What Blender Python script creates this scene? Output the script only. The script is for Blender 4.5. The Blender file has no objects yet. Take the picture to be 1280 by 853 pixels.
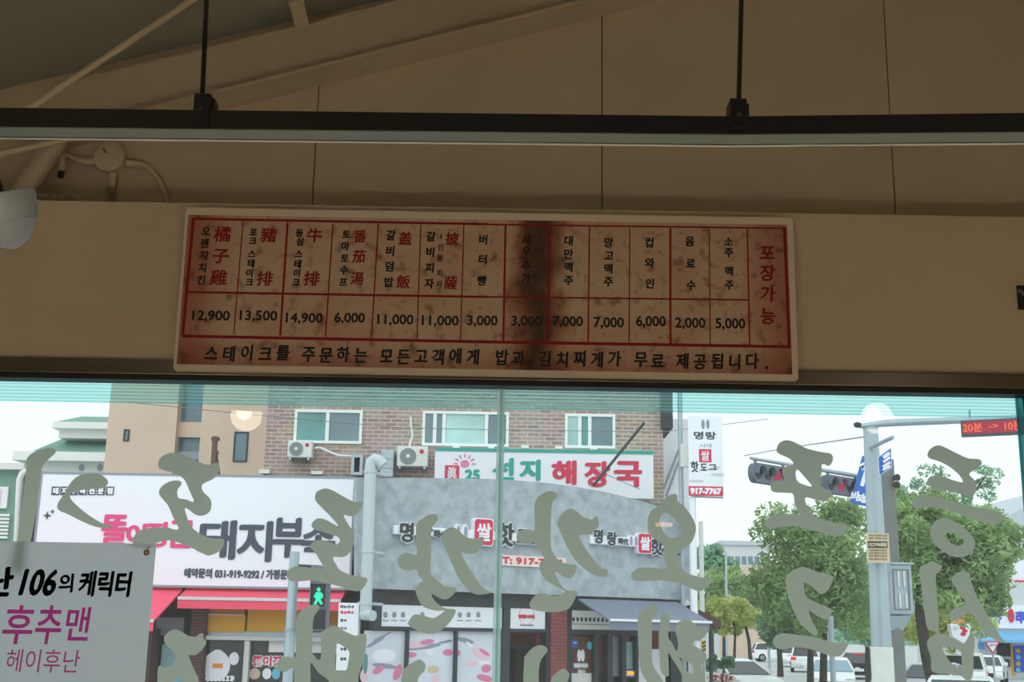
import bpy, bmesh, math, random
from mathutils import Vector, Matrix
SC = bpy.context.scene
COL = SC.collection
random.seed(7)

# ------------------------------------------------------------------ camera
FPX, PITCH, ROLL = 1550.0, math.radians(13.2), 0.0168
CAM = Vector((0, 0, 2.3))
RM = Matrix.Rotation(math.pi/2 + PITCH, 3, 'X') @ Matrix.Rotation(ROLL, 3, 'Z')
cd = bpy.data.cameras.new('camera'); cam = bpy.data.objects.new('camera', cd); COL.objects.link(cam)
cam.matrix_world = Matrix.Translation(CAM) @ RM.to_4x4()
cd.sensor_width = 36; cd.lens = FPX/1280*36; cd.clip_end = 2000; cd.clip_start = .05
SC.camera = cam
# ------------------------------------------------------------------ colour, sky, light
SC.view_settings.view_transform = 'Standard'; SC.view_settings.look = 'None'
SC.view_settings.gamma = 1; SC.view_settings.use_curve_mapping = False
SC.view_settings.exposure = 0.0
W = bpy.data.worlds.new('overcast_sky'); SC.world = W; W.use_nodes = True
bg = W.node_tree.nodes['Background']
bg.inputs[0].default_value = (.93, 1.0, .99, 1); bg.inputs[1].default_value = 1.25
sd = bpy.data.lights.new('hazy_sun', 'SUN'); sd.energy = .9; sd.angle = math.radians(70); sd.color = (1, .99, .97)
so = bpy.data.objects.new('hazy_sun', sd); COL.objects.link(so); so.rotation_euler = (math.radians(48), 0, math.radians(-15))
for x_, y_, w_ in ((-2.2, .2, 24), (.2, .1, 22), (2.3, .2, 19)):      # added fill lights, unseen, brightening the front wall from below
    l_ = bpy.data.lights.new('low_fill_light', 'POINT'); l_.energy = w_; l_.color = (1, .9, .78); l_.shadow_soft_size = .18
    lo_ = bpy.data.objects.new('low_fill_light', l_); COL.objects.link(lo_); lo_.location = (x_, y_, 1.35)

# ------------------------------------------------------------------ helpers
def lin(c):
    return tuple((v/255/12.92 if v/255 <= .04045 else ((v/255+.055)/1.055)**2.4) for v in c)
def ray(px, py):
    return RM @ Vector(((px-640)/FPX, -(py-426.5)/FPX, -1))
def P(px, py, Y):
    d = ray(px, py); t = (Y-CAM.y)/d.y
    return CAM + d*t
def G(px, Y):                      # ground x at depth Y under a column of the picture near the street
    return P(px, 800, Y).x

class Fr:
    """an upright plane: u along it, z up, d towards the viewer"""
    def __init__(s, o, ux=(1, 0)):
        s.o = Vector((o[0], o[1], 0)); v = Vector((ux[0], ux[1], 0)).normalized(); s.ux = v
        s.n = Vector((v.y, -v.x, 0))
    def uz(s, px, py, d=0):
        r = ray(px, py); t = ((s.o + s.n*d - CAM).dot(s.n))/r.dot(s.n)
        p = CAM + r*t
        return ((p-s.o).dot(s.ux), p.z)
    def rect(s, x0, y0, x1, y1, d=0):
        cx, cy = (x0+x1)/2, (y0+y1)/2
        return (s.uz(x0, cy, d)[0], s.uz(x1, cy, d)[0], s.uz(cx, y1, d)[1], s.uz(cx, y0, d)[1])
    def pt(s, u, z, d=0):
        return s.o + s.ux*u + s.n*d + Vector((0, 0, z))

def fill2d(loops):
    """triangles of closed loops (holes by even-odd)"""
    cu = bpy.data.curves.new('tmp', 'CURVE'); cu.dimensions = '2D'; cu.fill_mode = 'BOTH'
    for lp in loops:
        sp = cu.splines.new('POLY'); sp.points.add(len(lp)-1); sp.use_cyclic_u = True
        for q, (a, b) in zip(sp.points, lp): q.co = (a, b, 0, 1)
    o = bpy.data.objects.new('tmp', cu); COL.objects.link(o)
    bpy.context.view_layer.update()
    me = bpy.data.meshes.new_from_object(o.evaluated_get(bpy.context.evaluated_depsgraph_get()))
    vs = [(v.co.x, v.co.y) for v in me.vertices]; fs = [tuple(p.vertices) for p in me.polygons]
    bpy.data.objects.remove(o); bpy.data.curves.remove(cu); bpy.data.meshes.remove(me)
    return vs, fs
def smooth_loop(pts, n=5):
    out = []; N = len(pts)
    for i in range(N):
        p0, p1, p2, p3 = pts[i-1], pts[i], pts[(i+1) % N], pts[(i+2) % N]
        for k in range(n):
            t = k/n
            out.append(tuple(.5*((2*p1[j]) + (-p0[j]+p2[j])*t + (2*p0[j]-5*p1[j]+4*p2[j]-p3[j])*t*t + (-p0[j]+3*p1[j]-3*p2[j]+p3[j])*t**3) for j in (0, 1)))
    return out

_txt = {}
def text2d(body, shear=0, off=0):
    k = (body, shear, off)
    if k not in _txt:
        cu = bpy.data.curves.new('tmp', 'FONT'); cu.body = body; cu.size = 1; cu.resolution_u = 3; cu.offset = off
        o = bpy.data.objects.new('tmp', cu); COL.objects.link(o); bpy.context.view_layer.update()
        me = bpy.data.meshes.new_from_object(o.evaluated_get(bpy.context.evaluated_depsgraph_get()))
        vs = [(v.co.x + shear*v.co.y, v.co.y) for v in me.vertices]; fs = [tuple(p.vertices) for p in me.polygons]
        bpy.data.objects.remove(o); bpy.data.curves.remove(cu); bpy.data.meshes.remove(me)
        xs = [v[0] for v in vs]; ys = [v[1] for v in vs]
        _txt[k] = (vs, fs, (min(xs), max(xs), min(ys), max(ys)))
    return _txt[k]
EM = text2d('를')[2]; EMH = EM[3]-EM[2]

class MB:
    def __init__(s): s.v = []; s.f = []; s.sm = False
    def add(s, vs, fs):
        b = len(s.v); s.v += [Vector(v) for v in vs]; s.f += [tuple(i+b for i in f) for f in fs]; return s
    def hexa(s, c):
        return s.add(c, [(0,1,2,3), (7,6,5,4), (0,4,5,1), (1,5,6,2), (2,6,7,3), (3,7,4,0)])
    def box(s, x0, x1, y0, y1, z0, z1):
        return s.hexa([(x0,y0,z0),(x1,y0,z0),(x1,y1,z0),(x0,y1,z0),(x0,y0,z1),(x1,y0,z1),(x1,y1,z1),(x0,y1,z1)])
    def fbox(s, F, u0, u1, z0, z1, d0, d1):
        return s.hexa([F.pt(u,z,d) for z in (z0, z1) for u, d in ((u0,d0),(u1,d0),(u1,d1),(u0,d1))])
    def fframe(s, F, u0, u1, z0, z1, d0, d1, w):
        s.fbox(F,u0,u1,z0,z0+w,d0,d1); s.fbox(F,u0,u1,z1-w,z1,d0,d1); s.fbox(F,u0,u0+w,z0+w,z1-w,d0,d1); return s.fbox(F,u1-w,u1,z0+w,z1-w,d0,d1)
    def tube(s, pts, r, n=10, cap=True):
        pts = [Vector(p) for p in pts]; rs = r if isinstance(r, (list, tuple)) else [r]*len(pts); rings = []; b = len(s.v)
        up = None
        for i, p in enumerate(pts):
            t = (pts[min(i+1, len(pts)-1)] - pts[max(i-1, 0)]).normalized()
            if up is None:
                up = t.orthogonal().normalized()
            a = (up - t*up.dot(t)).normalized(); up = a; c = t.cross(a)
            s.v += [p + (a*math.cos(2*math.pi*k/n) + c*math.sin(2*math.pi*k/n))*rs[i] for k in range(n)]
        for i in range(len(pts)-1):
            for k in range(n):
                s.f.append((b+i*n+k, b+i*n+(k+1) % n, b+(i+1)*n+(k+1) % n, b+(i+1)*n+k))
        if cap:
            s.f.append(tuple(b+k for k in reversed(range(n)))); s.f.append(tuple(b+(len(pts)-1)*n+k for k in range(n)))
        s.sm = True; return s
    def lathe(s, o, axis, prof, n=28):
        """prof: (distance along axis, radius)"""
        o = Vector(o); t = Vector(axis).normalized(); a = t.orthogonal().normalized(); c = t.cross(a); b = len(s.v)
        for h, r in prof:
            s.v += [o + t*h + (a*math.cos(2*math.pi*k/n)+c*math.sin(2*math.pi*k/n))*max(r, 1e-4) for k in range(n)]
        for i in range(len(prof)-1):
            for k in range(n):
                s.f.append((b+i*n+k, b+i*n+(k+1) % n, b+(i+1)*n+(k+1) % n, b+(i+1)*n+k))
        s.sm = True; return s
    def prism(s, F, loops, d0, d1):
        vs, fs = fill2d(loops)
        s.add([F.pt(u, z, d1) for u, z in vs], fs)
        s.add([F.pt(u, z, d0) for u, z in vs], [tuple(reversed(f)) for f in fs])
        for lp in loops:
            n = len(lp)
            s.add([F.pt(u, z, d0) for u, z in lp]+[F.pt(u, z, d1) for u, z in lp], [(i, (i+1) % n, n+(i+1) % n, n+i) for i in range(n)])
        return s
    def sheet(s, F, loops, d):
        vs, fs = fill2d(loops); return s.add([F.pt(u, z, d) for u, z in vs], fs)
    def disc(s, F, u, z, ru, rz, d0, d1, n=20):
        lp = [(u+ru*math.cos(2*math.pi*k/n), z+rz*math.sin(2*math.pi*k/n)) for k in range(n)]
        s.add([F.pt(a, b, d1) for a, b in lp]+[F.pt(a, b, d0) for a, b in lp],
              [tuple(range(n)), tuple(reversed(range(n, 2*n)))]+[(i, n+i, n+(i+1) % n, (i+1) % n) for i in range(n)])
        return s
    def seg(s, F, a, b, w, d0, d1):
        (u0, z0), (u1, z1) = a, b; L = math.hypot(u1-u0, z1-z0); nx, nz = -(z1-z0)/L*w/2, (u1-u0)/L*w/2
        lp = [(u0+nx, z0+nz), (u0-nx, z0-nz), (u1-nx, z1-nz), (u1+nx, z1+nz)]
        return s.hexa([F.pt(u, z, d0) for u, z in lp]+[F.pt(u, z, d1) for u, z in lp])
    def text(s, F, body, box, d, bold=0.0, nib=None, shear=0, off=0):
        """lettering fitted to box (u0,u1,z0,z1); bold = pen radius in metres; nib = (angle, length)"""
        vs, fs, bb = text2d(body, shear, off); u0, u1, z0, z1 = box
        sx = (u1-u0-2*bold)/max(bb[1]-bb[0], 1e-6); sz = (z1-z0-2*bold)/max(bb[3]-bb[2], 1e-6)
        s._txt(F, vs, fs, sx, sz, u0+bold-bb[0]*sx, z0+bold-bb[2]*sz, d, bold, nib); return s
    def char(s, F, ch, c, h, d, bold=0.0, nib=None, shear=0, wide=1.0):
        """one character of em height h centred on c"""
        vs, fs, bb = text2d(ch, shear); k = h/EMH
        s._txt(F, vs, fs, k*wide, k, c[0]-(bb[0]+bb[1])/2*k*wide, c[1]-(bb[2]+bb[3])/2*k, d, bold, nib); return s
    def _txt(s, F, vs, fs, sx, sz, ou, oz, d, bold, nib):
        offs = [(0, 0)]
        if bold: offs += [(bold*math.cos(k*math.pi/4), bold*math.sin(k*math.pi/4)) for k in range(8)]
        if nib:
            a, L = nib; offs = [(x+q*L*math.cos(a), y+q*L*math.sin(a)) for x, y in offs for q in (-.5, 0, .5)]
        for i, (x, y) in enumerate(offs):
            s.add([F.pt(u*sx+ou+x, z*sz+oz+y, d+i*max(1e-5, bold*.012)) for u, z in vs], fs)
    def build(s, name, m, parent=None, smooth=None, bevel=0):
        me = bpy.data.meshes.new(name)
        off = Vector((0, 0, 0)); q = parent
        while q is not None: off += q.location; q = q.parent
        me.from_pydata([v-off for v in s.v], [], s.f); me.update()
        bm = bmesh.new(); bm.from_mesh(me); bmesh.ops.recalc_face_normals(bm, faces=bm.faces[:])
        bm.to_mesh(me); bm.free()
        if (s.sm if smooth is None else smooth):
            me.polygons.foreach_set('use_smooth', [True]*len(me.polygons))
            try: me.set_sharp_from_angle(angle=math.radians(40))
            except Exception: pass
        me.materials.append(m)
        o = bpy.data.objects.new(name, me); COL.objects.link(o)
        if parent is not None: o.parent = parent
        if bevel:
            b = o.modifiers.new('bevel', 'BEVEL'); b.width = bevel; b.segments = 2; b.limit_method = 'ANGLE'
        return o
def tag(o, label=None, cat=None, group=None, kind=None):
    if label: o['label'] = label
    if cat: o['category'] = cat
    if group: o['group'] = group
    if kind: o['kind'] = kind
    return o
def thing(name, loc, label, cat, group=None):
    o = bpy.data.objects.new(name, None); COL.objects.link(o); o.location = loc; o.empty_display_size = .1
    return tag(o, label, cat, group)
def structure(o): o['kind'] = 'structure'; return o

# ------------------------------------------------------------------ materials
def mat(name, rgb, rough=.6, metal=0, noise=0, nscale=8, spec=.5, bump=0):
    m = bpy.data.materials.new(name); m.use_nodes = True; t = m.node_tree; b = t.nodes['Principled BSDF']
    c = lin(rgb); b.inputs['Base Color'].default_value = (*c, 1); b.inputs['Roughness'].default_value = rough
    b.inputs['Metallic'].default_value = metal; b.inputs['Specular IOR Level'].default_value = spec
    if noise or bump:
        co = t.nodes.new('ShaderNodeTexCoord'); n = t.nodes.new('ShaderNodeTexNoise'); n.inputs['Scale'].default_value = nscale; n.inputs['Detail'].default_value = 6
        t.links.new(co.outputs['Object'], n.inputs['Vector'])
        if noise:
            r = t.nodes.new('ShaderNodeValToRGB'); r.color_ramp.elements[0].position = .3; r.color_ramp.elements[1].position = .7
            r.color_ramp.elements[0].color = (*[max(0, v*(1-noise)) for v in c], 1); r.color_ramp.elements[1].color = (*[min(1, v*(1+noise)) for v in c], 1)
            t.links.new(n.outputs['Fac'], r.inputs['Fac']); t.links.new(r.outputs['Color'], b.inputs['Base Color'])
        if bump:
            bp = t.nodes.new('ShaderNodeBump'); bp.inputs['Strength'].default_value = bump; bp.inputs['Distance'].default_value = .01
            t.links.new(n.outputs['Fac'], bp.inputs['Height']); t.links.new(bp.outputs['Normal'], b.inputs['Normal'])
    return m
def glow(name, rgb, strength):
    m = bpy.data.materials.new(name); m.use_nodes = True; t = m.node_tree; t.nodes.remove(t.nodes['Principled BSDF'])
    e = t.nodes.new('ShaderNodeEmission'); e.inputs[0].default_value = (*lin(rgb), 1); e.inputs[1].default_value = strength
    t.links.new(e.outputs[0], t.nodes['Material Output'].inputs[0]); return m
def brick(name, c1, c2, cm, w=.22, h=.065, mortar=.012):
    m = mat(name, c1, .85); t = m.node_tree; b = t.nodes['Principled BSDF']
    co = t.nodes.new('ShaderNodeTexCoord'); sp = t.nodes.new('ShaderNodeSeparateXYZ'); cb = t.nodes.new('ShaderNodeCombineXYZ'); k = t.nodes.new('ShaderNodeTexBrick')
    t.links.new(co.outputs['Object'], sp.inputs[0]); t.links.new(sp.outputs[0], cb.inputs[0]); t.links.new(sp.outputs[2], cb.inputs[1]); t.links.new(cb.outputs[0], k.inputs['Vector'])
    k.inputs['Color1'].default_value = (*lin(c1), 1); k.inputs['Color2'].default_value = (*lin(c2), 1); k.inputs['Mortar'].default_value = (*lin(cm), 1)
    k.inputs['Scale'].default_value = 1; k.inputs['Brick Width'].default_value = w; k.inputs['Row Height'].default_value = h; k.inputs['Mortar Size'].default_value = mortar; k.inputs['Bias'].default_value = -.1
    n = t.nodes.new('ShaderNodeTexNoise'); n.inputs['Scale'].default_value = 1.3; mx = t.nodes.new('ShaderNodeMixRGB'); mx.blend_type = 'MULTIPLY'; mx.inputs[0].default_value = .35
    t.links.new(co.outputs['Object'], n.inputs['Vector']); t.links.new(k.outputs['Color'], mx.inputs[1]); t.links.new(n.outputs['Color'], mx.inputs[2]); t.links.new(mx.outputs[0], b.inputs['Base Color'])
    return m
def sheetmat(name, rgb_front, trans, k=.6, rough=.7):
    """thin sheet: part reflects, part lets light through"""
    m = bpy.data.materials.new(name); m.use_nodes = True; t = m.node_tree; t.nodes.remove(t.nodes['Principled BSDF'])
    d = t.nodes.new('ShaderNodeBsdfDiffuse'); d.inputs[0].default_value = (*lin(rgb_front), 1); tr = t.nodes.new('ShaderNodeBsdfTranslucent'); tr.inputs[0].default_value = (*lin(trans), 1)
    mx = t.nodes.new('ShaderNodeMixShader'); mx.inputs[0].default_value = k; t.links.new(d.outputs[0], mx.inputs[1]); t.links.new(tr.outputs[0], mx.inputs[2])
    t.links.new(mx.outputs[0], t.nodes['Material Output'].inputs[0]); return m
def clear_glass(name, tint, haze):
    m = bpy.data.materials.new(name); m.use_nodes = True; t = m.node_tree; t.nodes.remove(t.nodes['Principled BSDF'])
    tr = t.nodes.new('ShaderNodeBsdfTransparent'); tr.inputs[0].default_value = (*tint, 1)
    gl = t.nodes.new('ShaderNodeBsdfGlossy'); gl.inputs['Roughness'].default_value = 0.0; fr = t.nodes.new('ShaderNodeFresnel'); fr.inputs[0].default_value = 1.45
    veil = t.nodes.new('ShaderNodeBsdfTranslucent'); veil.inputs[0].default_value = (.9, .95, .95, 1)  # even white veil that paints milky haze over the view outside
    m1 = t.nodes.new('ShaderNodeMixShader'); m1.inputs[0].default_value = haze; t.links.new(tr.outputs[0], m1.inputs[1]); t.links.new(veil.outputs[0], m1.inputs[2])
    m2 = t.nodes.new('ShaderNodeMixShader'); t.links.new(fr.outputs[0], m2.inputs[0]); t.links.new(m1.outputs[0], m2.inputs[1]); t.links.new(gl.outputs[0], m2.inputs[2])
    t.links.new(m2.outputs[0], t.nodes['Material Output'].inputs[0]); return m

def edge_glass(name, tint, glowc, k):
    m = bpy.data.materials.new(name); m.use_nodes = True; t = m.node_tree; t.nodes.remove(t.nodes['Principled BSDF'])
    a = t.nodes.new('ShaderNodeBsdfTransparent'); a.inputs[0].default_value = (*tint, 1); b = t.nodes.new('ShaderNodeBsdfTranslucent'); b.inputs[0].default_value = (*glowc, 1)
    x = t.nodes.new('ShaderNodeMixShader'); x.inputs[0].default_value = k; t.links.new(a.outputs[0], x.inputs[1]); t.links.new(b.outputs[0], x.inputs[2]); t.links.new(x.outputs[0], t.nodes['Material Output'].inputs[0]); return m
def leaf(name, rgb, noise, scale):
    m = mat(name, rgb, .6, noise=noise, nscale=scale); t = m.node_tree; b = t.nodes['Principled BSDF']; src = b.inputs['Base Color'].links[0].from_socket
    tr = t.nodes.new('ShaderNodeBsdfTranslucent'); t.links.new(src, tr.inputs[0]); x = t.nodes.new('ShaderNodeMixShader'); x.inputs[0].default_value = .4
    t.links.new(b.outputs[0], x.inputs[1]); t.links.new(tr.outputs[0], x.inputs[2]); t.links.new(x.outputs[0], t.nodes['Material Output'].inputs[0]); return m
M = dict(
    cream=mat('cream_wall_paint', (198, 182, 157), .7, noise=.05, nscale=3), cream_header=mat('cream_header_board', (208, 190, 163), .55, noise=.04, nscale=2),
    seam=mat('dark_seam', (40, 34, 26), .9), beam=mat('beam_paint', (200, 184, 159), .5, noise=.04), ceil=mat('ceiling_panel', (160, 162, 150), .6, noise=.06, nscale=2),
    floor=mat('floor_tile', (222, 210, 190), .5, noise=.06), roomwall=mat('room_plaster', (226, 212, 186), .8),
    alu=mat('window_aluminium', (118, 112, 106), .25, 1), darkalu=mat('dark_gasket', (40, 38, 36), .5), black=mat('black_powder_coat', (20, 20, 20), .45),
    greybar=mat('grey_aluminium_channel', (138, 138, 126), .5, .15), whiteedge=mat('white_strip', (235, 232, 220), .5), pipe=mat('cream_pipe', (205, 190, 160), .5),
    flex=mat('grey_flexible_conduit', (158, 150, 134), .6), lampblue=mat('pale_lamp_shade', (176, 186, 194), .35), lampdark=mat('lamp_neck', (60, 60, 60), .5),
    rim=mat('white_acrylic_rim', (230, 214, 192), .4), red=mat('red_print', (150, 12, 22), .6), ink=mat('black_print', (22, 24, 20), .6),
    vinyl=sheetmat('olive_vinyl', (140, 144, 128), (178, 183, 168), .82), cloth=sheetmat('white_banner_cloth', (205, 210, 220), (244, 252, 255), .84),
    magenta=sheetmat('magenta_print', (200, 60, 140), (232, 84, 168), .85), inkcloth=sheetmat('black_banner_print', (20, 26, 30), (20, 26, 32), .5), brass=mat('brass_eyelet', (170, 130, 80), .3, 1),
    glass=clear_glass('window_glass', (.955, .985, .985), .032), fin=edge_glass('glass_edge', (.2, .46, .48), (.3, .55, .55), .35), jointpale=edge_glass('pale_sealant', (.75, .9, .88), (.7, .85, .82), .45), finlight=edge_glass('glass_edge_pale', (.8, .92, .9), (.85, .95, .92), .55),
    white=mat('white_sign_face', (238, 241, 250), .4), offwhite=mat('off_white', (225, 228, 226), .5, noise=.05), char=mat('charcoal_letter', (62, 70, 88), .5), pink=mat('pink_letter', (228, 62, 130), .5),
    awnred=mat('red_awning', (232, 52, 84), .6), awnpink=mat('pink_awning_cloth', (240, 75, 110), .6), yellow=mat('yellow_panel', (224, 168, 28), .5, noise=.06, nscale=1.5), orange=mat('orange_panel', (190, 125, 30), .5),
    frame=mat('white_frame', (205, 210, 212), .4), darkglass=mat('dark_shop_glass', (34, 42, 46), .1), maroon=brick('maroon_brick', (98, 60, 66), (84, 50, 58), (110, 85, 88)),
    greywin=mat('grey_window', (135, 148, 160), .2), cyanpale=mat('pale_cyan', (160, 205, 212), .4), beige=mat('beige_stucco', (214, 191, 174), .85, noise=.04, nscale=1), blueglass=mat('blue_glazing', (95, 125, 140), .1),
    greenroof=mat('green_roof', (120, 158, 146), .8, noise=.08), brick=brick('tan_brick', (190, 166, 156), (158, 134, 126), (212, 202, 194), .30, .10, .014), concrete=mat('grey_stucco', (166, 176, 184), .85, noise=.22, nscale=4.5, bump=.2),
    darkedge=mat('dark_edge', (50, 58, 64), .6), winframe=mat('white_upvc', (235, 240, 240), .4), palepane=mat('pale_curtained_glass', (170, 205, 202), .15, noise=.25, nscale=1.2), tealglass=mat('teal_curtain_glass', (95, 150, 148), .12, noise=.25, nscale=1.2), greyglass=mat('grey_blue_glass', (110, 135, 145), .12, noise=.15, nscale=1),
    acwhite=mat('air_conditioner_shell', (225, 228, 226), .5), grille=mat('fan_grille', (130, 138, 142), .5), reddot=mat('red_mark', (200, 40, 60), .5), pvc=mat('grey_pvc_pipe', (190, 202, 208), .35), galv=mat('galvanised_sheet', (165, 180, 190), .35, .5, noise=.08),
    teal=mat('teal_letter', (35, 165, 150), .5), sred=mat('red_letter', (214, 40, 84), .5), blackband=mat('black_fascia', (52, 60, 66), .6, noise=.2, nscale=4), mullion=mat('dark_mullion', (48, 56, 64), .5),
    redbrick=brick('red_brick', (176, 92, 92), (158, 78, 80), (120, 84, 84), .2, .075, .012), doorwood=mat('brown_door_poster', (92, 52, 42), .5, noise=.15), interior=mat('warm_shop_interior', (130, 72, 48), .8, noise=.3, nscale=1.5), darkint=mat('dark_shop_interior', (40, 42, 44), .8),
    greyawn=mat('grey_awning', (120, 130, 150), .7), brownawn=mat('brown_eave', (88, 62, 60), .7), blue=mat('blue_sign_face', (28, 100, 200), .4), cyan=mat('cyan_sticker', (100, 190, 215), .4),
    asphalt=mat('wet_asphalt', (178, 182, 184), .5, noise=.06, nscale=.6), paving=mat('sidewalk_paver', (170, 165, 160), .8, noise=.08), steel=mat('galvanised_pole', (172, 188, 198), .4, .35, noise=.06, nscale=3), concretepole=mat('concrete_pole', (120, 124, 124), .8, noise=.12, nscale=6),
    sigbody=mat('signal_housing', (98, 108, 124), .5, noise=.15, nscale=14), sigdark=mat('signal_lens_off', (24, 28, 32), .3), siggrey=mat('signal_bracket', (140, 150, 156), .5), manred=glow('red_lens', (215, 60, 95), .8), mangreen=glow('green_walking_figure', (60, 255, 190), 1.3),
    ledback=mat('led_panel_case', (74, 80, 98), .5), ledface=glow('led_panel_lit', (205, 84, 104), .8), led=glow('led_digit', (255, 120, 80), 1.3), plate=mat('cctv_plate', (214, 196, 160), .6), wire=mat('cable', (125, 134, 140), .6),
    bark=mat('tree_bark', (62, 58, 54), .9, noise=.25, nscale=9), leafa=leaf('leaf_green', (156, 184, 128), .45, 1.0), leafb=leaf('leaf_blue_green', (140, 182, 150), .4, 1.0), leafy=leaf('leaf_yellow_green', (184, 196, 116), .3, 1.2), leafd=leaf('leaf_dark', (112, 146, 116), .45, 1.2),
    carwhite=mat('white_car_paint', (235, 240, 242), .2), cardark=mat('navy_car_paint', (44, 50, 66), .2), cargrey=mat('grey_car_paint', (110, 116, 118), .25, .3), carsilver=mat('silver_car_paint', (176, 188, 202), .22, .3), carglass=mat('car_glass', (52, 62, 70), .08), carblueglass=mat('windscreen', (135, 165, 185), .08), tyre=mat('tyre_rubber', (24, 24, 26), .8), hub=mat('wheel_hub', (150, 154, 158), .35, .7),
    tail=glow('brake_lamp', (255, 60, 50), 1.1), head=mat('headlamp', (225, 230, 232), .1), flower=mat('red_flowers', (190, 60, 60), .7), blueawn=mat('blue_awning', (110, 175, 220), .6), blueletter=mat('blue_letter', (60, 90, 210), .5), hillgreen=mat('hill_green', (110, 148, 128), .9, noise=.25, nscale=.15),
    yellowstripe=mat('hazard_yellow', (225, 185, 40), .6), farwall=mat('far_wall', (205, 210, 214), .8, noise=.04), roofgrey=mat('pale_roof', (188, 198, 208), .7), brown=mat('weathered_wood', (110, 88, 78), .8, noise=.15), lav=mat('poster_lavender', (216, 222, 236), .4, noise=.06, nscale=1.2), posterpink=mat('poster_pink', (222, 130, 170), .4), posterpale=mat('poster_pale_pink', (236, 200, 216), .4), postergrey=mat('poster_grey_violet', (150, 152, 178), .4), postergreen=mat('poster_green', (90, 150, 145), .4), picdark=mat('dark_picture', (26, 22, 18), .5), picgrey=mat('picture_grey', (130, 124, 112), .5),
    bulb=glow('lamp_bulb', (255, 226, 180), 34), orangesign=mat('orange_sign', (240, 150, 40), .6),
)
# aged paper of the menu: blotches, foxing and a dark water stain down the middle
def paper_mat():
    m = mat('aged_menu_paper', (205, 168, 128), .6); t = m.node_tree; b = t.nodes['Principled BSDF']; N, L = t.nodes.new, t.links.new
    co = N('ShaderNodeTexCoord'); sp = N('ShaderNodeSeparateXYZ'); L(co.outputs['Object'], sp.inputs[0])
    def noise(sc, det=6):
        n = N('ShaderNodeTexNoise'); n.inputs['Scale'].default_value = sc; n.inputs['Detail'].default_value = det; L(co.outputs['Object'], n.inputs['Vector']); return n
    def ramp(src, a, b_, ca, cb):
        r = N('ShaderNodeValToRGB'); r.color_ramp.elements[0].position = a; r.color_ramp.elements[1].position = b_; r.color_ramp.elements[0].color = (*ca, 1); r.color_ramp.elements[1].color = (*cb, 1); L(src, r.inputs[0]); return r
    base = ramp(noise(5).outputs['Fac'], .35, .7, lin((214, 190, 162)), lin((204, 162, 136)))
    fox = ramp(noise(22, 9).outputs['Fac'], .53, .74, (1, 1, 1), lin((140, 78, 54)))
    m1 = N('ShaderNodeMixRGB'); m1.blend_type = 'MULTIPLY'; m1.inputs[0].default_value = .8; L(base.outputs[0], m1.inputs[1]); L(fox.outputs[0], m1.inputs[2])
    # distance from the stain's line, wobbled
    wob = noise(9); ma = N('ShaderNodeMath'); ma.operation = 'MULTIPLY_ADD'; ma.inputs[1].default_value = .16; L(wob.outputs['Fac'], ma.inputs[0]); L(sp.outputs[0], ma.inputs[2])
    su = N('ShaderNodeMath'); su.operation = 'SUBTRACT'; su.inputs[1].default_value = STAIN_X + .08; L(ma.outputs[0], su.inputs[0]); ab = N('ShaderNodeMath'); ab.operation = 'ABSOLUTE'; L(su.outputs[0], ab.inputs[0])
    st = ramp(ab.outputs[0], 0.0, .115, lin((62, 34, 28)), (1, 1, 1)); st.color_ramp.elements.new(.034).color = (*lin((120, 76, 58)), 1); st.color_ramp.elements.new(.07).color = (*lin((196, 158, 138)), 1)
    m2 = N('ShaderNodeMixRGB'); m2.blend_type = 'MULTIPLY'; m2.inputs[0].default_value = .92; L(m1.outputs[0], m2.inputs[1]); L(st.outputs[0], m2.inputs[2])
    # browned edges of the sheet
    ax = N('ShaderNodeMath'); ax.operation = 'ABSOLUTE'; L(sp.outputs[0], ax.inputs[0])
    ed = ramp(ax.outputs[0], .86, 1.03, (1, 1, 1), lin((200, 120, 95)))
    m3 = N('ShaderNodeMixRGB'); m3.blend_type = 'MULTIPLY'; m3.inputs[0].default_value = .7; L(m2.outputs[0], m3.inputs[1]); L(ed.outputs[0], m3.inputs[2])
    az = N('ShaderNodeMath'); az.operation = 'ADD'; az.inputs[1].default_value = 0; L(sp.outputs[2], az.inputs[0])
    ez = ramp(az.outputs[0], .0, .09, lin((196, 118, 90)), (1, 1, 1))
    m4 = N('ShaderNodeMixRGB'); m4.blend_type = 'MULTIPLY'; m4.inputs[0].default_value = .6; L(m3.outputs[0], m4.inputs[1]); L(ez.outputs[0], m4.inputs[2])
    L(m4.outputs[0], b.inputs['Base Color']); return m

# ================================================================== THE ROOM
YG, YH, YU, YB = 4.20, 4.14, 4.36, 4.10        # glass, header face, upper wall, menu board face
FG = Fr((0, YG)); FH = Fr((0, YH)); FU = Fr((0, YU)); FB = Fr((0, YB))
XL, XR, YBACK, ZF = -4.2, 4.6, -4.6, .8
zh0, zh1 = FH.uz(640, 459)[1], FH.uz(640, 260)[1]
# ceiling line on the upper wall
ca, cb = FU.uz(0, 112), FU.uz(495, -4); csl = (cb[1]-ca[1])/(cb[0]-ca[0])
def zc(x): return ca[1] + csl*(x-ca[0])
o = structure(MB().box(XL, XR, YBACK, YU+.25, 0, ZF).build('floor', M['floor']))
o = structure(MB().hexa([(XL-.3, YBACK-.2, zc(XL-.3)), (XR+.3, YBACK-.2, zc(XR+.3)), (XR+.3, YU+.3, zc(XR+.3)), (XL-.3, YU+.3, zc(XL-.3)),
    (XL-.3, YBACK-.2, zc(XL-.3)+.2), (XR+.3, YBACK-.2, zc(XR+.3)+.2), (XR+.3, YU+.3, zc(XR+.3)+.2), (XL-.3, YU+.3, zc(XL-.3)+.2)]).build('ceiling', M['ceil']))
structure(MB().box(XL-.2, XL, YBACK, YU+.2, 0, zc(XL)+.1).build('wall_left', M['roomwall']))
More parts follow.
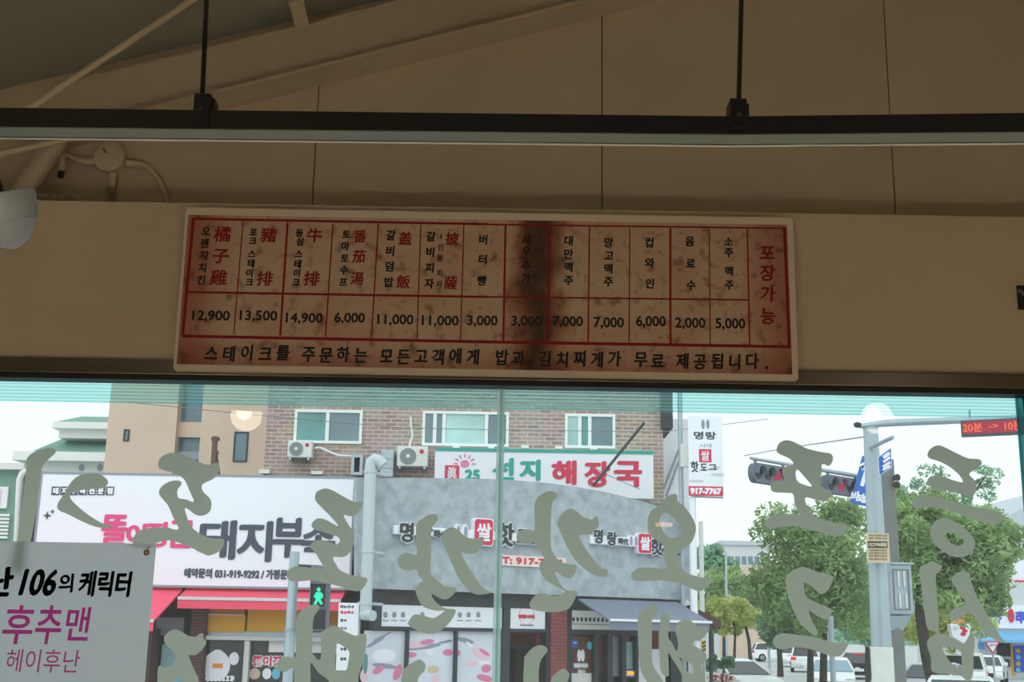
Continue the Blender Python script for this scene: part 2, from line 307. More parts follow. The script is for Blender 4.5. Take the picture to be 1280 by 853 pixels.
structure(MB().box(XR, XR+.2, YBACK, YU+.2, 0, zc(XR)+.1).build('wall_right', M['roomwall']))
structure(MB().box(XL-.2, XR+.2, YBACK-.2, YBACK, 0, zc(XR)+.1).build('wall_back', M['roomwall']))
# upper wall of four sandwich panels, dark joints between
w = MB(); xs = [XL] + [(FU.uz(a, 20)[0]+FU.uz(b, 255)[0])/2 for a, b in ((403, 391), (752, 753), (1107, 1117))] + [XR]
for a, b in zip(xs, xs[1:]): w.box(a+.0022, b-.0022, YU, YU+.08, zh0+.02, zc(XR)+.1)
wf = structure(w.build('wall_front', M['cream']))
MB().box(XL, XR, YU+.01, YU+.2, zh0+.03, zc(XR)+.1).build('panel_joint', M['seam'], wf)
structure(MB().box(XL, XR, YH, YU+.005, zh0, zh1).build('trim_1', M['cream_header'], bevel=.004))
# window: head bar, gasket, glass
zw1, zw0 = zh0, FH.uz(640, 476, .02)[1]
win = thing('window_1', (0, YG, ZF), None, None); win['kind'] = 'structure'
MB().box(XL, XR, YH-.025, YG+.02, zw0, zw1).build('window_head', M['alu'], win, bevel=.003)
MB().box(XL, XR, YH-.012, YG+.004, zw0-.016, zw0).build('head_gasket', M['darkalu'], win)
for nm, x0, x1 in (('glass_pane', FG.uz(623, 600)[0]+.006, FG.uz(1275, 540)[0]), ('glass_pane', XL, FG.uz(623, 600)[0]-.006), ('glass_pane', FG.uz(1282, 540)[0]+.004, XR)):
    MB().box(x0, x1, YG-.004, YG+.004, ZF+.02, zw0-.012).build(nm, M['glass'], win)
for px, wd in ((624, .013), (1281, .02)):
    u = FG.uz(px, 640 if px < 700 else 540)[0]
    jn = MB().box(u-wd, u+wd, YG-.012, YG+.012, ZF+.02, zw0-.012).build('glass_joint', M['finlight' if px < 700 else 'fin'], win)
    MB().box(u-.004, u+.004, YG-.0135, YG-.0121, ZF+.02, zw0-.012).build('joint_sealant', M['jointpale'] if px < 700 else M['darkalu'], jn)
structure(MB().box(XL, XR, YG-.05, YG+.05, ZF, ZF+.02).build('trim_2', M['alu']))

# striped film along the top of the glass
def film_mat():
    m = bpy.data.materials.new('striped_teal_film'); m.use_nodes = True; t = m.node_tree; t.nodes.remove(t.nodes['Principled BSDF']); N, L = t.nodes.new, t.links.new
    co = N('ShaderNodeTexCoord'); sp = N('ShaderNodeSeparateXYZ'); L(co.outputs['Object'], sp.inputs[0])
    dv = N('ShaderNodeMath'); dv.operation = 'DIVIDE'; dv.inputs[1].default_value = .0118; L(sp.outputs[2], dv.inputs[0]); fr = N('ShaderNodeMath'); fr.operation = 'FRACT'; L(dv.outputs[0], fr.inputs[0])
    gt = N('ShaderNodeValToRGB'); gt.color_ramp.elements[0].position = .42; gt.color_ramp.elements[1].position = .58; L(fr.outputs[0], gt.inputs[0])
    def layer(tint, sheet, k):
        a = N('ShaderNodeBsdfTransparent'); a.inputs[0].default_value = (*tint, 1); b = N('ShaderNodeBsdfTranslucent'); b.inputs[0].default_value = (*sheet, 1)
        x = N('ShaderNodeMixShader'); x.inputs[0].default_value = k; L(a.outputs[0], x.inputs[1]); L(b.outputs[0], x.inputs[2]); return x
    la = layer((.7, .95, .94), (.9, 1, 1), .34); lb = layer((.34, .84, .83), (.3, .8, .78), .3)
    x = N('ShaderNodeMixShader'); L(gt.outputs[0], x.inputs[0]); L(lb.outputs[0], x.inputs[1]); L(la.outputs[0], x.inputs[2]); L(x.outputs[0], t.nodes['Material Output'].inputs[0]); return m
FILM = film_mat()
zf0 = FG.uz(640, 512)[1]
jl = FG.uz(624, 640)[0]; jr = FG.uz(1281, 540)[0]
for a, b, lb in ((XL+.01, jl-.014, 'teal striped film across the top of the wide glass pane behind the banner'), (jl+.014, jr-.021, 'teal striped film across the top of the pane facing the traffic lights'), (jr+.021, XR-.01, 'teal striped film past the dark glass joint at the far end')):
    fm = MB(); fm.add([(a, YG+.0052, zf0), (b, YG+.0052, zf0), (b, YG+.0052, zw0-.014), (a, YG+.0052, zw0-.014)], [(0, 1, 2, 3)])
    tag(fm.build('window_film', FILM), lb, 'window film', 'striped films on the glass')

# sloped rafter along the front wall (I-section), running up to the gable
ra, rb = FU.uz(270, 140), FU.uz(835, 0); rsl = (rb[1]-ra[1])/(rb[0]-ra[0])
def zr(x): return ra[1] + rsl*(x-ra[0])
RX0, RX1 = FU.uz(62, 186)[0], XR
def slab(x0, x1, lo, hi, y0, y1):
    return MB().hexa([(x0, y0, zr(x0)+lo), (x1, y0, zr(x1)+lo), (x1, y1, zr(x1)+lo), (x0, y1, zr(x0)+lo), (x0, y0, zr(x0)+hi), (x1, y0, zr(x1)+hi), (x1, y1, zr(x1)+hi), (x0, y1, zr(x0)+hi)])
bm_ = thing('rafter_beam', (RX0, YU-.1, zr(RX0)), 'cream steel rafter sloping up along the top of the front wall', 'beam')
RH = .235
slab(RX0, RX1, 0, .012, YU-.15, YU-.001).build('bottom_flange', M['beam'], bm_)
slab(RX0, RX1, .012, RH-.012, YU-.075, YU-.065).build('web', M['beam'], bm_)
slab(RX0, RX1, RH-.012, RH, YU-.078, YU-.001).build('top_flange', M['beam'], bm_)
# strut under the beam end
s0, s1 = P(12, 262, YU-.11), P(66, 184, YU-.11)
tag(MB().tube([s0, s1 + (s1-s0)*.12], .04, 14).build('diagonal_strut', M['beam']), 'thick cream diagonal strut under the low end of the rafter', 'strut')
tag(MB().tube([P(-60, 207, 4.1), P(0, 192, 4.1), P(55, 180, 4.12), P(120, 166, 4.15)], .013, 10).build('conduit_pipe', M['pipe']), 'thin grey pipe meeting the strut below the hanging rail', 'pipe')
rq0, rq1 = P(-60, 200, 3.9), P(240, 0, 3.9); rdv = rq1-rq0; rt = (zc(rq0.x)-.02-rq0.z)/(rdv.z-csl*rdv.x)
tag(MB().tube([rq0, rq0+rdv*min(rt, 1.6)], .0125, 12).build('bracing_rod', M['pipe']), 'thin pale bracing rod slanting up across the ceiling', 'rod')
# small bracket between rafter and roof
bk = thing('roof_bracket', P(372, 34, YU-.16), 'short cream bracket standing on the rafter under the roof', 'bracket')
MB().hexa([P(356, -14, YU-.17), P(376, -14, YU-.17), P(376, -14, YU-.13), P(356, -14, YU-.13), P(369, 35, YU-.17), P(387, 33, YU-.17), P(387, 33, YU-.13), P(369, 35, YU-.13)]).build('post', M['pipe'], bk, bevel=.003)
MB().tube([P(362, 4, YU-.175), P(380, 1, YU-.175)], .008, 8).build('bolt', M['pipe'], bk)
# junction box and conduits on the upper wall
c0 = P(138, 198, YU-.03)
jb = thing('junction_box', c0, 'round cream junction box with three pipe arms on the wall', 'junction box')
rj = 20/FPX*YU
MB().lathe(c0+Vector((0, .03, 0)), (0, -1, 0), [(0, rj*.97), (.038, rj*.97), (.04, rj*1.02), (.05, rj*1.02), (.054, rj*.9), (.055, 0)], 32).build('cover', M['pipe'], jb)
for k, (x, y) in enumerate(((132, 190), (130, 187))):
    MB().lathe(P(x, y, c0.y-.026), (0, -1, 0), [(0, .004), (.002, .004), (.002, 0)], 8).build('screw', M['darkalu'], jb)
for a, b in (((118, 201), (105, 202)), ((158, 204), (176, 205)), ((141, 217), (139, 234))):
    MB().tube([P(*a, YU-.02), P(*b, YU-.02)], .0145, 12).build('socket', M['pipe'], jb)
pp = MB().tube([P(x, y, YU-.02) for x, y in ((107, 202), (98, 200), (88, 195), (80, 192))], .010, 10).build('pipe_arm', M['pipe'], jb)
MB().tube([P(x, y, YU-.02) for x, y in ((174, 205), (184, 208), (193, 217), (201, 230), (207, 243), (211, 262))], .010, 10).build('pipe_arm', M['pipe'], jb)
fx = MB()
for k in range(11): 
    a = P(138.5+.25*k, 232+k*2.6, YU-.02); b_ = P(138.6+.25*k, 233.6+k*2.6, YU-.02); fx.tube([a, b_], .0115 if k % 2 else .009, 10)
fx.build('flexible_conduit', M['flex'], jb)
hk = thing('hanging_pipe_stub', P(77, 205, YU-.05), 'short cream pipe stub hanging under the rafter beside the junction box', 'pipe')
MB().tube([P(77, 188, YU-.05), P(77, 214, YU-.05)], .013, 12).build('stub', M['pipe'], hk)
MB().tube([P(76.6, 215, YU-.05), P(75, 222, YU-.05)], [.012, .010], 12).build('black_nozzle', M['black'], hk)
tag(hk.children[0], None)
cc = MB()
for k in range(46):
    x = -60 + k*3.4; y = 238.5 + .045*(k*3.4) + (0 if k < 30 else (k-30)*.4)
    cc.tube([P(x, y, YH+.03), P(x+1.9, y+.1, YH+.03)], .0125 if k % 2 else .010, 10)
tag(cc.build('corrugated_conduit', M['flex']), 'grey corrugated conduit lying along the top of the header', 'conduit')

# hanging track rail
YR = 2.4
def yr_(px): return YR - .05*(px-640)/640
RAILPTS = [(-120, 0), (925, 0), (1400, 0)]
def railpt(px, py): return P(px, py, yr_(px))
rail = thing('track_rail', railpt(640, 155), 'long black hanging rail with a grey channel beneath it across the room', 'rail')
def strip(pa, pb, y0, y1, name, m, bev=0):
    mb = MB()
    for (x0, t0, b0), (x1, t1, b1) in zip(pa, pa[1:]):
        q = [P(x0, b0, yr_(x0)), P(x1, b1, yr_(x1)), P(x1, t1, yr_(x1)), P(x0, t0, yr_(x0))]
        mb.hexa([v+Vector((0, y0, 0)) for v in q]+[v+Vector((0, y1, 0)) for v in q])
    return mb.build(name, m, rail)
RAILZ = {}
def rail_layers():
    tops = ((-800, 125.2, 149.6), (-140, 133, 156.5), (920, 145.5, 167.5), (1420, 139.5, 163), (2300, 129, 155))
    strip(tops, None, 0, .034, 'track', M['black'])
    bot = lambda a, b: tuple((x, y+a, y+b) for x, t, y in tops)
    strip(bot(.2, 1.6), None, .001, .048, 'grey_channel', M['greybar'])
    strip(bot(.0, 1.0), None, .048, .056, 'shadow_groove', M['darkalu'])  # dark-coloured strip painting the shade of a groove behind the channel
    strip(bot(-.4, 2.0), None, .056, .063, 'pale_edge_strip', M['whiteedge'])
rail_layers()
for (tx, ty, bx, by, lb) in ((257.5, -2, 252.5, 136, 'black clamp and rod holding the rail in front of the sloping rafter'), (926.5, -2, 923, 143, 'black clamp and rod holding the rail in front of the plain wall panel')):
    y = yr_(bx); base = P(bx, by, y)
    h = thing('rail_hanger', base, lb, 'hanger', 'rods that hold the rail')
    ptop = P(tx, ty, y); dv = (ptop-P(bx, by-20, y)); end = ptop + dv*((zc(ptop.x)-ptop.z)/max(dv.z, .01))
    MB().tube([P(bx+.4, by-16, y+.012), end+Vector((0, .012, 0))], .0052, 10).build('rod', M['black'], h)
    MB().box(base.x-.0175, base.x+.0175, y-.006, y+.045, base.z-.034, base.z+.034).build('clamp', M['black'], h, bevel=.003)
    MB().box(base.x-.009, base.x+.024, y+.004, y+.04, base.z+.0, base.z+.028).build('clamp_jaw', M['black'], h, bevel=.003)
    MB().tube([base+Vector((0, -.012, -.004)), base+Vector((0, .0, -.004))], .005, 10).build('screw', M['lampdark'], h)

# lamp head at the left, hung from the rail just outside the picture
ap = P(19, 311, 2.5); ax = (P(-3, 238, 2.46)-ap).normalized()
lp = thing('spot_lamp', ap, 'pale blue grey bell lamp head hanging from the rail near the banner side', 'lamp')
MB().lathe(ap, ax, [(0, 0), (.002, .010), (.009, .026), (.024, .043), (.048, .058), (.078, .068), (.102, .072), (.112, .072), (.115, .066), (.110, .03), (.110, 0)], 40).build('lamp_shade', M['lampblue'], lp)
for h, r in ((.052, .0600), (.066, .0645)):
    MB().lathe(ap, ax, [(h, r-.002), (h+.001, r+.0012), (h+.003, r+.0012), (h+.004, r-.001)], 40).build('ridge', M['lampblue'], lp)
nk = ap+ax*.112
MB().tube([nk, nk+ax*.05, P(-40, 150, 2.42)], .012, 10).build('lamp_neck', M['lampdark'], lp)

# ------------------------------------------------------------------ menu board
C4 = lambda x, y: (210+x/3.707, 250+y/3.707)
C5 = lambda x, y: (470+x/3.707, 250+y/3.707)
C6 = lambda x, y: (730+x/3.554, 250+y/3.554)
bl, br, bt, bb = [sum(v)/2 for v in ((FB.uz(233, 262)[0], FB.uz(216, 462)[0]), (FB.uz(991, 274)[0], FB.uz(998, 476)[0]), (FB.uz(235, 259)[1], FB.uz(990, 273)[1]), (FB.uz(216, 463)[1], FB.uz(996, 477)[1]))]
board = thing('menu_board', ((bl+br)/2, YB, bb), 'long aged menu board with red grid and brown stain above the window', 'menu board')
rmo = MB(); lpz = [(bl+.008, bb), (br-.008, bb), (br, bb+.008), (br, bt-.008), (br-.008, bt), (bl+.008, bt), (bl, bt-.008), (bl, bb+.008)]
rmo.prism(FB, [lpz], -.015, 0).build('rim', M['rim'], board, smooth=False)
pl, pr = FB.uz(228, 365)[0], FB.uz(987, 375)[0]; pt_, pb_ = FB.uz(610, 275)[1], FB.uz(610, 462)[1]
STAIN_X = FB.uz(672, 360)[0] - (bl+br)/2
pm = MB().fbox(FB, pl, pr, pb_, pt_, .0002, .0012).build('paper', paper_mat(), board)
# move the paper's own origin so its blotches follow the sheet
for v in pm.data.vertices: v.co.z -= (pb_-bb)
pm.location.z = pb_-bb
grid = MB(); px1 = 1/FPX*YB
def gl(a, b, w): grid.seg(FB, FB.uz(*a), FB.uz(*b), w*px1, .0012, .0018)
for a, b, w in (((241.8, 274), (228.3, 421), 4), ((303.9, 278), (292.3, 417), 1.6), ((359.7, 278), (350.3, 420), 2.8), ((416.4, 279.7), (406.9, 421.3), 1.8), ((473, 279.7), (464.4, 422.6), 1.8), ((526.1, 281), (521.3, 424), 1.6), ((579.8, 281), (575.7, 425.3), 1.6),
        ((631.9, 282.4), (629.2, 426.7), 2.8), ((687.2, 283.7), (684.5, 428), 2.8), ((736.8, 283.8), (735.1, 428.3), 2.0), ((787.1, 285.2), (786.3, 429.5), 1.6), ((837.8, 285.2), (838, 430), 2.8), ((886.4, 286.6), (887.6, 431.5), 1.6), ((934, 286.6), (937, 432.9), 2.0), ((980.4, 284.5), (986.6, 435), 4),
        ((240, 273.7), (610, 280.6), 3.2), ((610, 280.9), (981, 285.7), 2.2), ((234.3, 365.5), (610, 371.5), 3), ((610, 371.5), (936.8, 375.2), 2.2), ((228.3, 420.5), (610, 427.8), 4), ((610, 427.8), (988, 433.8), 4)):
    gl(a, b, w)
grid.build('red_grid', M['red'], board)
NIB = (.55, .0016)
def col(name, cr, items, h, m, bold=.0009, nib=NIB, wide=.95):
    items = list(items); cut = [[items[0]]]
    for p, q in zip(items, items[1:]):
        gap = abs(q[2]-p[2])/3.6 > h*1.35 if name != 'red_character' else True
        if gap: cut.append([q])
        else: cut[-1].append(q)
    for wd in cut:
        mb = MB()
        for ch, x, y in wd: mb.char(FB, ch, FB.uz(*cr(x, y)), h*px1, .0019, bold, nib, .06, wide)
        mb.build(name, m, board)
def run(s, a, b): 
    n = len(s)-1; return [(ch, a[0]+(b[0]-a[0])*i/n, a[1]+(b[1]-a[1])*i/n) for i, ch in enumerate(s)]
dn, hn, pn = 'dish_lettering', 'red_character', 'price_lettering'
RB = .0014
col(dn, C4, run('오렌지치킨', (176, 145), (155, 372)), 11.5, M['ink']); col(hn, C4, (('橘', 253, 160), ('子', 245, 262), ('雞', 235, 360)), 19, M['red'], RB, None, 1.05)
col(dn, C4, (('포', 395, 150), ('크', 393, 190), ('스', 388, 250), ('테', 386, 295), ('이', 378, 340), ('크', 377, 382)), 10, M['ink']); col(hn, C4, (('豬', 467, 163), ('排', 450, 365)), 18, M['red'], RB, None, 1.05)
col(dn, C4, (('등', 610, 155), ('심', 612, 195), ('스', 605, 250), ('테', 602, 298), ('이', 598, 340), ('크', 594, 382)), 10, M['ink']); col(hn, C4, (('牛', 680, 165), ('排', 667, 365)), 18, M['red'], RB, None, 1.05)
col(dn, C4, run('토마토수프', (826, 160), (812, 382)), 11, M['ink']); col(hn, C4, (('番', 890, 170), ('茄', 885, 262), ('湯', 877, 365)), 16, M['red'], .0008, (.55, .0014))
col(dn, C5, run('갈비덤밥', (70, 165), (60, 382)), 12.5, M['ink']); col(hn, C5, (('盖', 135, 178), ('飯', 127, 380)), 16.5, M['red'], .0008, (.55, .0014))
col(dn, C5, run('갈비피자', (255, 170), (246, 388)), 12.5, M['ink']); col('small_lettering', C5, (('1', 302, 170), ('인', 300, 220), ('용', 298, 270), ('피', 295, 340), ('자', 293, 392)), 8.5, M['ink'], .0007, None); col(hn, C5, (('披', 353, 180), ('薩', 347, 385)), 16, M['red'], .0008, (.55, .0014))
col(dn, C5, (('버', 497, 185), ('터', 495, 277), ('빵', 492, 375)), 12.5, M['ink'])
col(dn, C5, (('새', 698, 185), ('우', 697, 240), ('추', 696, 305), ('가', 695, 365)), 12.5, M['ink'])
col(dn, C5, run('대만맥주', (893, 190), (892, 375)), 12.5, M['ink'])
col(dn, C6, run('망고맥주', (110, 190), (108, 365)), 12.5, M['ink'])
col(dn, C6, run('컵와인', (290, 190), (292, 372)), 12.5, M['ink'])
col(dn, C6, run('음료수', (470, 185), (475, 380)), 12.5, M['ink'])
col(dn, C6, (('소', 640, 185), ('주', 643, 235), ('맥', 645, 318), ('주', 645, 380)), 12, M['ink'])
col('takeout_lettering', C6, (('포', 812, 235), ('장', 815, 325), ('가', 816, 418), ('능', 817, 518)), 20, M['red'], .0010, (.6, .0035))
for cr, s, x, y, wd in ((C4, '12,900', 200, 537, 175), (C4, '13,500', 420, 537, 175), (C4, '14,900', 632, 548, 172), (C4, '6,000', 842, 547, 142), (C5, '11,000', 90, 555, 168), (C5, '11,000', 298, 560, 172), (C5, '3,000', 493, 560, 142), (C5, '3,000', 697, 562, 142), (C5, '7,000', 889, 563, 140),
        (C6, '7,000', 110, 545, 135), (C6, '6,000', 297, 540, 133), (C6, '2,000', 472, 547, 135), (C6, '5,000', 650, 550, 133)):
    a = cr(x-wd/2, y-24); b = cr(x+wd/2, y+30)
    MB().text(FB, s, FB.rect(a[0], a[1], b[0], b[1]), 0.0019, .0013, None).build(pn, M['ink'], board)
for s, x0, x1 in (('스테이크를', 253, 365), ('주문하는', 375, 462), ('모든고객에게', 472, 602), ('밥과', 618, 658), ('김치찌게가', 670, 779), ('무료', 790.5, 832), ('제공됩니다.', 842, 961)):
    cy = 441.5 + (x0+x1-560)/2*.0172
    mb = MB(); n_ = len(s)-(.55 if s.endswith('.') else 0); st_ = (x1-x0)/n_
    for i, ch in enumerate(s):
        if ch == '.': mb.disc(FB, *FB.uz(x1-3, cy+8), .006, .006, .0012, .0019, 12)
        else: mb.char(FB, ch, FB.uz(x0+(i+.5)*st_, cy+(.7 if i % 2 else -.5)), 19*px1, .0019, .0007, (.6, .0034), .06, .86)
    mb.build('notice_lettering', M['ink'], board)

# picture scrap at the wall's far end
pc = thing('wall_picture', P(1277, 374, YH-.004), 'small dark picture stuck on the header at its far end', 'picture')
r = FH.rect(1271.5, 358, 1330, 388)
MB().fbox(FH, *r, .0005, .006).build('card', M['picdark'], pc)
MB().seg(FH, FH.uz(1272, 363), FH.uz(1300, 385), .011, .006, .0065).build('pale_stroke', M['picgrey'], pc)

# ------------------------------------------------------------------ vinyl letters on the glass
def crop(ox, oy, sc): return lambda q: (ox+q[0]/sc, oy+q[1]/sc)
LET = [
 (crop(10, 550, 6.093), [[(135,160),(155,120),(205,88),(270,65),(340,60),(360,90),(330,125),(275,175),(252,225),(245,300),(225,430),(205,580),(175,740),(150,850),(140,1000),(35,1000),(50,860),(68,740),(85,600),(115,400),(130,250)],
   [(470,330),(520,280),(600,255),(690,260),(750,300),(755,335),(720,365),(620,375),(540,385),(475,410),(470,440),(500,480),(580,550),(660,605),(730,640),(785,645),(785,665),(720,672),(640,655),(540,612),(460,570),(390,540),(370,510),(385,465),(430,400),(450,360)]], 'tall olive stroke and angled hook on the glass above the white banner'),
 (crop(140, 560, 5.687), [[(325,110),(345,65),(410,35),(480,45),(570,75),(640,110),(690,120),(750,105),(758,165),(715,220),(640,260),(645,310),(690,355),(705,400),(690,455),(640,482),(590,475),(550,445),(515,430),(530,490),(560,560),(640,620),(720,645),(790,650),(785,710),(745,745),(690,765),(650,755),(560,710),(440,665),(360,660),(280,690),(200,695),(150,685),(148,640),(190,590),(270,570),(370,568),(468,578),(430,490),(395,410),(345,350),(330,310),(360,265),(420,235),(480,235),(490,260),(462,300),(470,355),(520,365),(577,382),(550,310),(510,225),(450,185),(370,160),(335,145)]], 'olive vinyl character on the glass over the pink sign letters'),
 (crop(340, 600, 6.093), [[(325,130),(340,90),(400,65),(460,80),(540,125),(620,165),(685,170),(675,210),(640,262),(600,278),(545,270),(580,340),(620,400),(625,460),(600,540),(545,588),(465,590),(490,650),(520,690),(600,725),(720,750),(710,800),(670,845),(610,845),(520,815),(420,790),(300,768),(200,775),(140,772),(112,740),(120,690),(180,660),(280,668),(385,675),(360,610),(320,545),(285,510),(310,475),(370,458),(440,475),(490,492),(515,465),(500,435),(440,415),(360,390),(305,365),(305,325),(350,293),(410,305),(502,352),(450,285),(380,215),(335,165)]], 'olive vinyl character on the glass above the green walking signal'),
 (crop(480, 630, 5.331), [[(215,140),(260,95),(310,70),(350,75),(355,110),(320,160),(312,220),(312,340),(310,460),(345,500),(400,545),(470,560),(480,580),(440,625),(400,638),(350,620),(315,600),(340,650),(400,695),(472,705),(470,740),(430,800),(370,850),(300,868),(210,840),(165,810),(160,790),(200,740),(260,745),(330,762),(390,725),(400,712),(340,712),(260,685),(225,630),(210,580),(230,535),(260,512),(230,480),(215,440),(160,445),(110,430),(90,390),(100,350),(150,325),(215,340),(215,250)],
   [(385,215),(400,180),(440,158),(480,165),(540,215),(590,232),(655,220),(665,250),(635,310),(580,335),(515,325),(540,380),(600,480),(660,560),(715,590),(650,607),(600,600),(560,575),(510,515),(470,440),(430,350),(390,260)]], 'olive vinyl character on the glass just before the pale glass joint'),
 (crop(640, 610, 5.331), [[(150,110),(180,55),(240,22),(290,30),(300,60),(270,100),(262,150),(260,250),(262,400),(300,470),(360,505),(425,515),(430,545),(410,590),(375,605),(330,585),(290,560),(310,620),(360,680),(435,690),(420,740),(385,800),(330,825),(240,830),(150,815),(118,790),(125,755),(160,715),(210,703),(280,722),(330,710),(355,690),(290,655),(220,610),(190,560),(185,510),(215,470),(180,420),(150,372),(90,370),(40,360),(30,320),(50,285),(110,278),(150,280),(150,190)],
   [(305,215),(340,165),(390,138),(430,155),(480,195),(530,210),(565,190),(580,240),(550,290),(500,312),(450,318),(475,380),(540,470),(600,535),(635,545),(632,590),(570,590),(510,560),(430,490),(370,400),(330,310),(305,250)]], 'olive vinyl character on the glass just past the pale glass joint'),
 (crop(770, 610, 6.562), [[(260,260),(290,190),(350,145),(400,90),(450,55),(500,55),(510,110),(560,150),(620,230),(655,310),(650,380),(610,460),(530,520),(505,560),(530,640),(590,700),(680,730),(785,755),(760,805),(700,845),(650,840),(560,800),(450,770),(320,760),(200,768),(140,755),(125,715),(150,680),(200,655),(300,655),(415,660),(400,590),(390,480),(330,430),(270,370),(262,310)],
   [(360,250),(400,205),(450,225),(510,290),(535,350),(520,395),(470,412),(420,395),(380,340)]], 'olive vinyl ring over a long foot on the glass at the fascia end'),
 (crop(940, 540, 6.093), [[(190,130),(210,85),(260,63),(320,75),(420,125),(520,150),(600,165),(620,200),(605,245),(580,260),(560,248),(535,250),(535,300),(525,400),(560,430),(610,460),(595,500),(560,530),(500,520),(412,500),(420,560),(475,645),(540,665),(640,695),(720,705),(720,750),(690,790),(640,795),(560,775),(440,745),(350,722),(250,720),(150,738),(110,720),(105,680),(140,645),(210,622),(290,630),(365,630),(330,560),(315,475),(260,465),(170,458),(145,430),(155,385),(200,370),(245,365),(235,310),(245,270),(318,248),(290,205),(225,175),(195,155)],
   [(335,320),(350,288),(400,340),(458,412),(400,402),(350,375)]], 'olive vinyl character on the glass across the traffic lights'),
 (crop(1130, 550, 5.687), [[(170,105),(190,65),(240,38),(290,50),(370,90),(460,130),(530,135),(557,155),(545,185),(470,240),(500,280),(523,330),(510,375),(475,397),(400,385),(310,362),(240,355),(190,330),(168,298),(185,265),(240,250),(290,262),(350,285),(420,300),(400,255),(340,200),(260,155),(190,132)],
   [(60,460),(75,420),(110,395),(160,390),(230,405),(370,440),(500,475),(620,498),(690,520),(710,550),(690,585),(640,602),(560,585),(440,545),(330,505),(220,480),(130,485),(80,485)],
   [(190,640),(220,585),(280,555),(340,570),(410,610),(470,660),(510,720),(500,780),(450,825),(380,835),(300,805),(230,750),(200,700)], [(300,670),(340,655),(400,685),(430,725),(400,755),(340,735),(305,700)]], 'olive vinyl character of hook, bar and ring on the glass under the LED sign'),
 (crop(180, 770, 10.28), [[(250,290),(290,230),(370,180),(430,185),(500,220),(570,260),(660,270),(720,225),(755,240),(757,285),(795,340),(770,400),(720,460),(650,510),(570,510),(600,600),(650,720),(700,850),(720,1300),(480,1300),(475,840),(445,760),(400,790),(355,850),(340,1300),(160,1300),(165,820),(170,690),(195,640),(240,662),(300,655),(370,610),(400,560),(385,490),(330,420),(270,375)]], 'forked olive vinyl character on the glass beside the banner edge, low'),
 (crop(340, 740, 7.549), [[(230,260),(270,185),(340,135),(420,120),(446,155),(400,225),(385,280),(380,420),(375,560),(400,610),(440,645),(460,600),(462,400),(490,370),(560,325),(620,330),(680,370),(780,415),(830,400),(880,400),(890,440),(880,560),(850,680),(810,830),(790,1000),(600,1000),(530,840),(440,770),(390,700),(365,675),(360,740),(355,1100),(205,1100),(205,740),(120,760),(60,740),(35,690),(70,640),(140,612),(215,620),(225,450)],
   [(605,490),(660,510),(725,565),(720,640),(700,735),(660,742),(600,735),(597,650),(600,560)]], 'olive vinyl character with a square loop on the glass below the walking signal'),
 (crop(490, 800, 16.0), [[(180,1500),(180,900),(190,760),(240,590),(350,500),(450,430),(550,400),(620,440),(670,510),(640,640),(560,710),(520,790),(515,900),(515,1500)]], 'olive vinyl stroke on the glass over the food photo windows'),
 (crop(640, 790, 13.54), [[(205,1300),(205,500),(230,410),(300,320),(380,260),(460,230),(540,240),(605,300),(590,350),(540,410),(490,490),(460,600),(450,750),(455,1300)], [(660,1300),(660,920),(670,790),(740,710),(820,645),(880,625),(940,670),(975,740),(950,820),(930,920),(930,1300)]], 'pair of olive vinyl strokes on the glass before the open doorway'),
 (crop(785, 745, 7.898), [[(100,210),(140,140),(190,105),(245,78),(290,95),(300,130),(275,190),(240,240),(238,400),(240,640),(270,730),(350,860),(350,1100),(300,1000),(180,840),(130,740),(110,600),(100,400)],
   [(320,250),(335,190),(375,175),(410,195),(415,260),(400,400),(440,470),(480,548),(497,500),(490,430),(470,350),(480,280),(530,245),(590,235),(640,260),(690,305),(760,312),(790,345),(770,390),(720,435),(640,450),(625,440),(640,480),(760,560),(780,600),(770,640),(730,680),(740,740),(765,800),(765,1100),(650,1100),(565,850),(500,720),(440,630),(402,570),(405,700),(405,790),(370,795),(335,760),(318,690),(312,450)],
   [(510,610),(560,640),(640,690),(640,775),(590,750),(550,690)]], 'olive vinyl character of upright strokes on the glass over the grey awning'),
 (crop(950, 690, 6.093), [[(198,210),(230,160),(310,118),(370,125),(430,150),(545,180),(560,210),(520,290),(475,322),(440,305),(400,265),(335,235),(340,290),(360,350),(440,390),(545,435),(550,465),(510,515),(440,490),(378,452),(400,530),(440,600),(430,640),(380,615),(310,545),(250,430),(210,310)],
   [(100,690),(120,645),(170,622),(240,628),(350,640),(450,660),(560,690),(670,690),(665,730),(620,790),(560,797),(480,775),(390,745),(280,728),(180,745),(125,730)]], 'olive vinyl hook above a flat bar on the glass before the street tree'),
 (crop(1130, 690, 5.233), [[(105,115),(150,80),(180,62),(215,75),(250,90),(245,120),(215,150),(215,250),(230,420),(232,500),(240,535),(290,550),(350,580),(390,602),(430,560),(465,570),(460,680),(455,800),(440,840),(415,850),(380,815),(300,800),(190,785),(180,700),(155,610),(165,570),(220,530),(160,505),(140,420),(120,250)],
   [(255,615),(300,625),(370,650),(380,700),(375,760),(320,735),(265,660)],
   [(315,180),(340,145),(390,127),(435,145),(440,190),(500,330),(560,430),(640,560),(680,600),(610,580),(520,520),(460,420),(420,405),(360,440),(310,452),(300,420),(320,380),(405,340),(370,280),(325,210)]], 'olive vinyl character on the glass beside the yield sign'),
]
for cr, loops, lb in LET:
    lps = [[FG.uz(*cr(q)) for q in smooth_loop(lp, 5)] for lp in loops]
    c = lps[0][0]
    mb = MB().sheet(FG, lps, -.0056)
    o = mb.build('vinyl_letter', M['vinyl']); tag(o, lb, 'window lettering', 'olive letters on the shop glass')

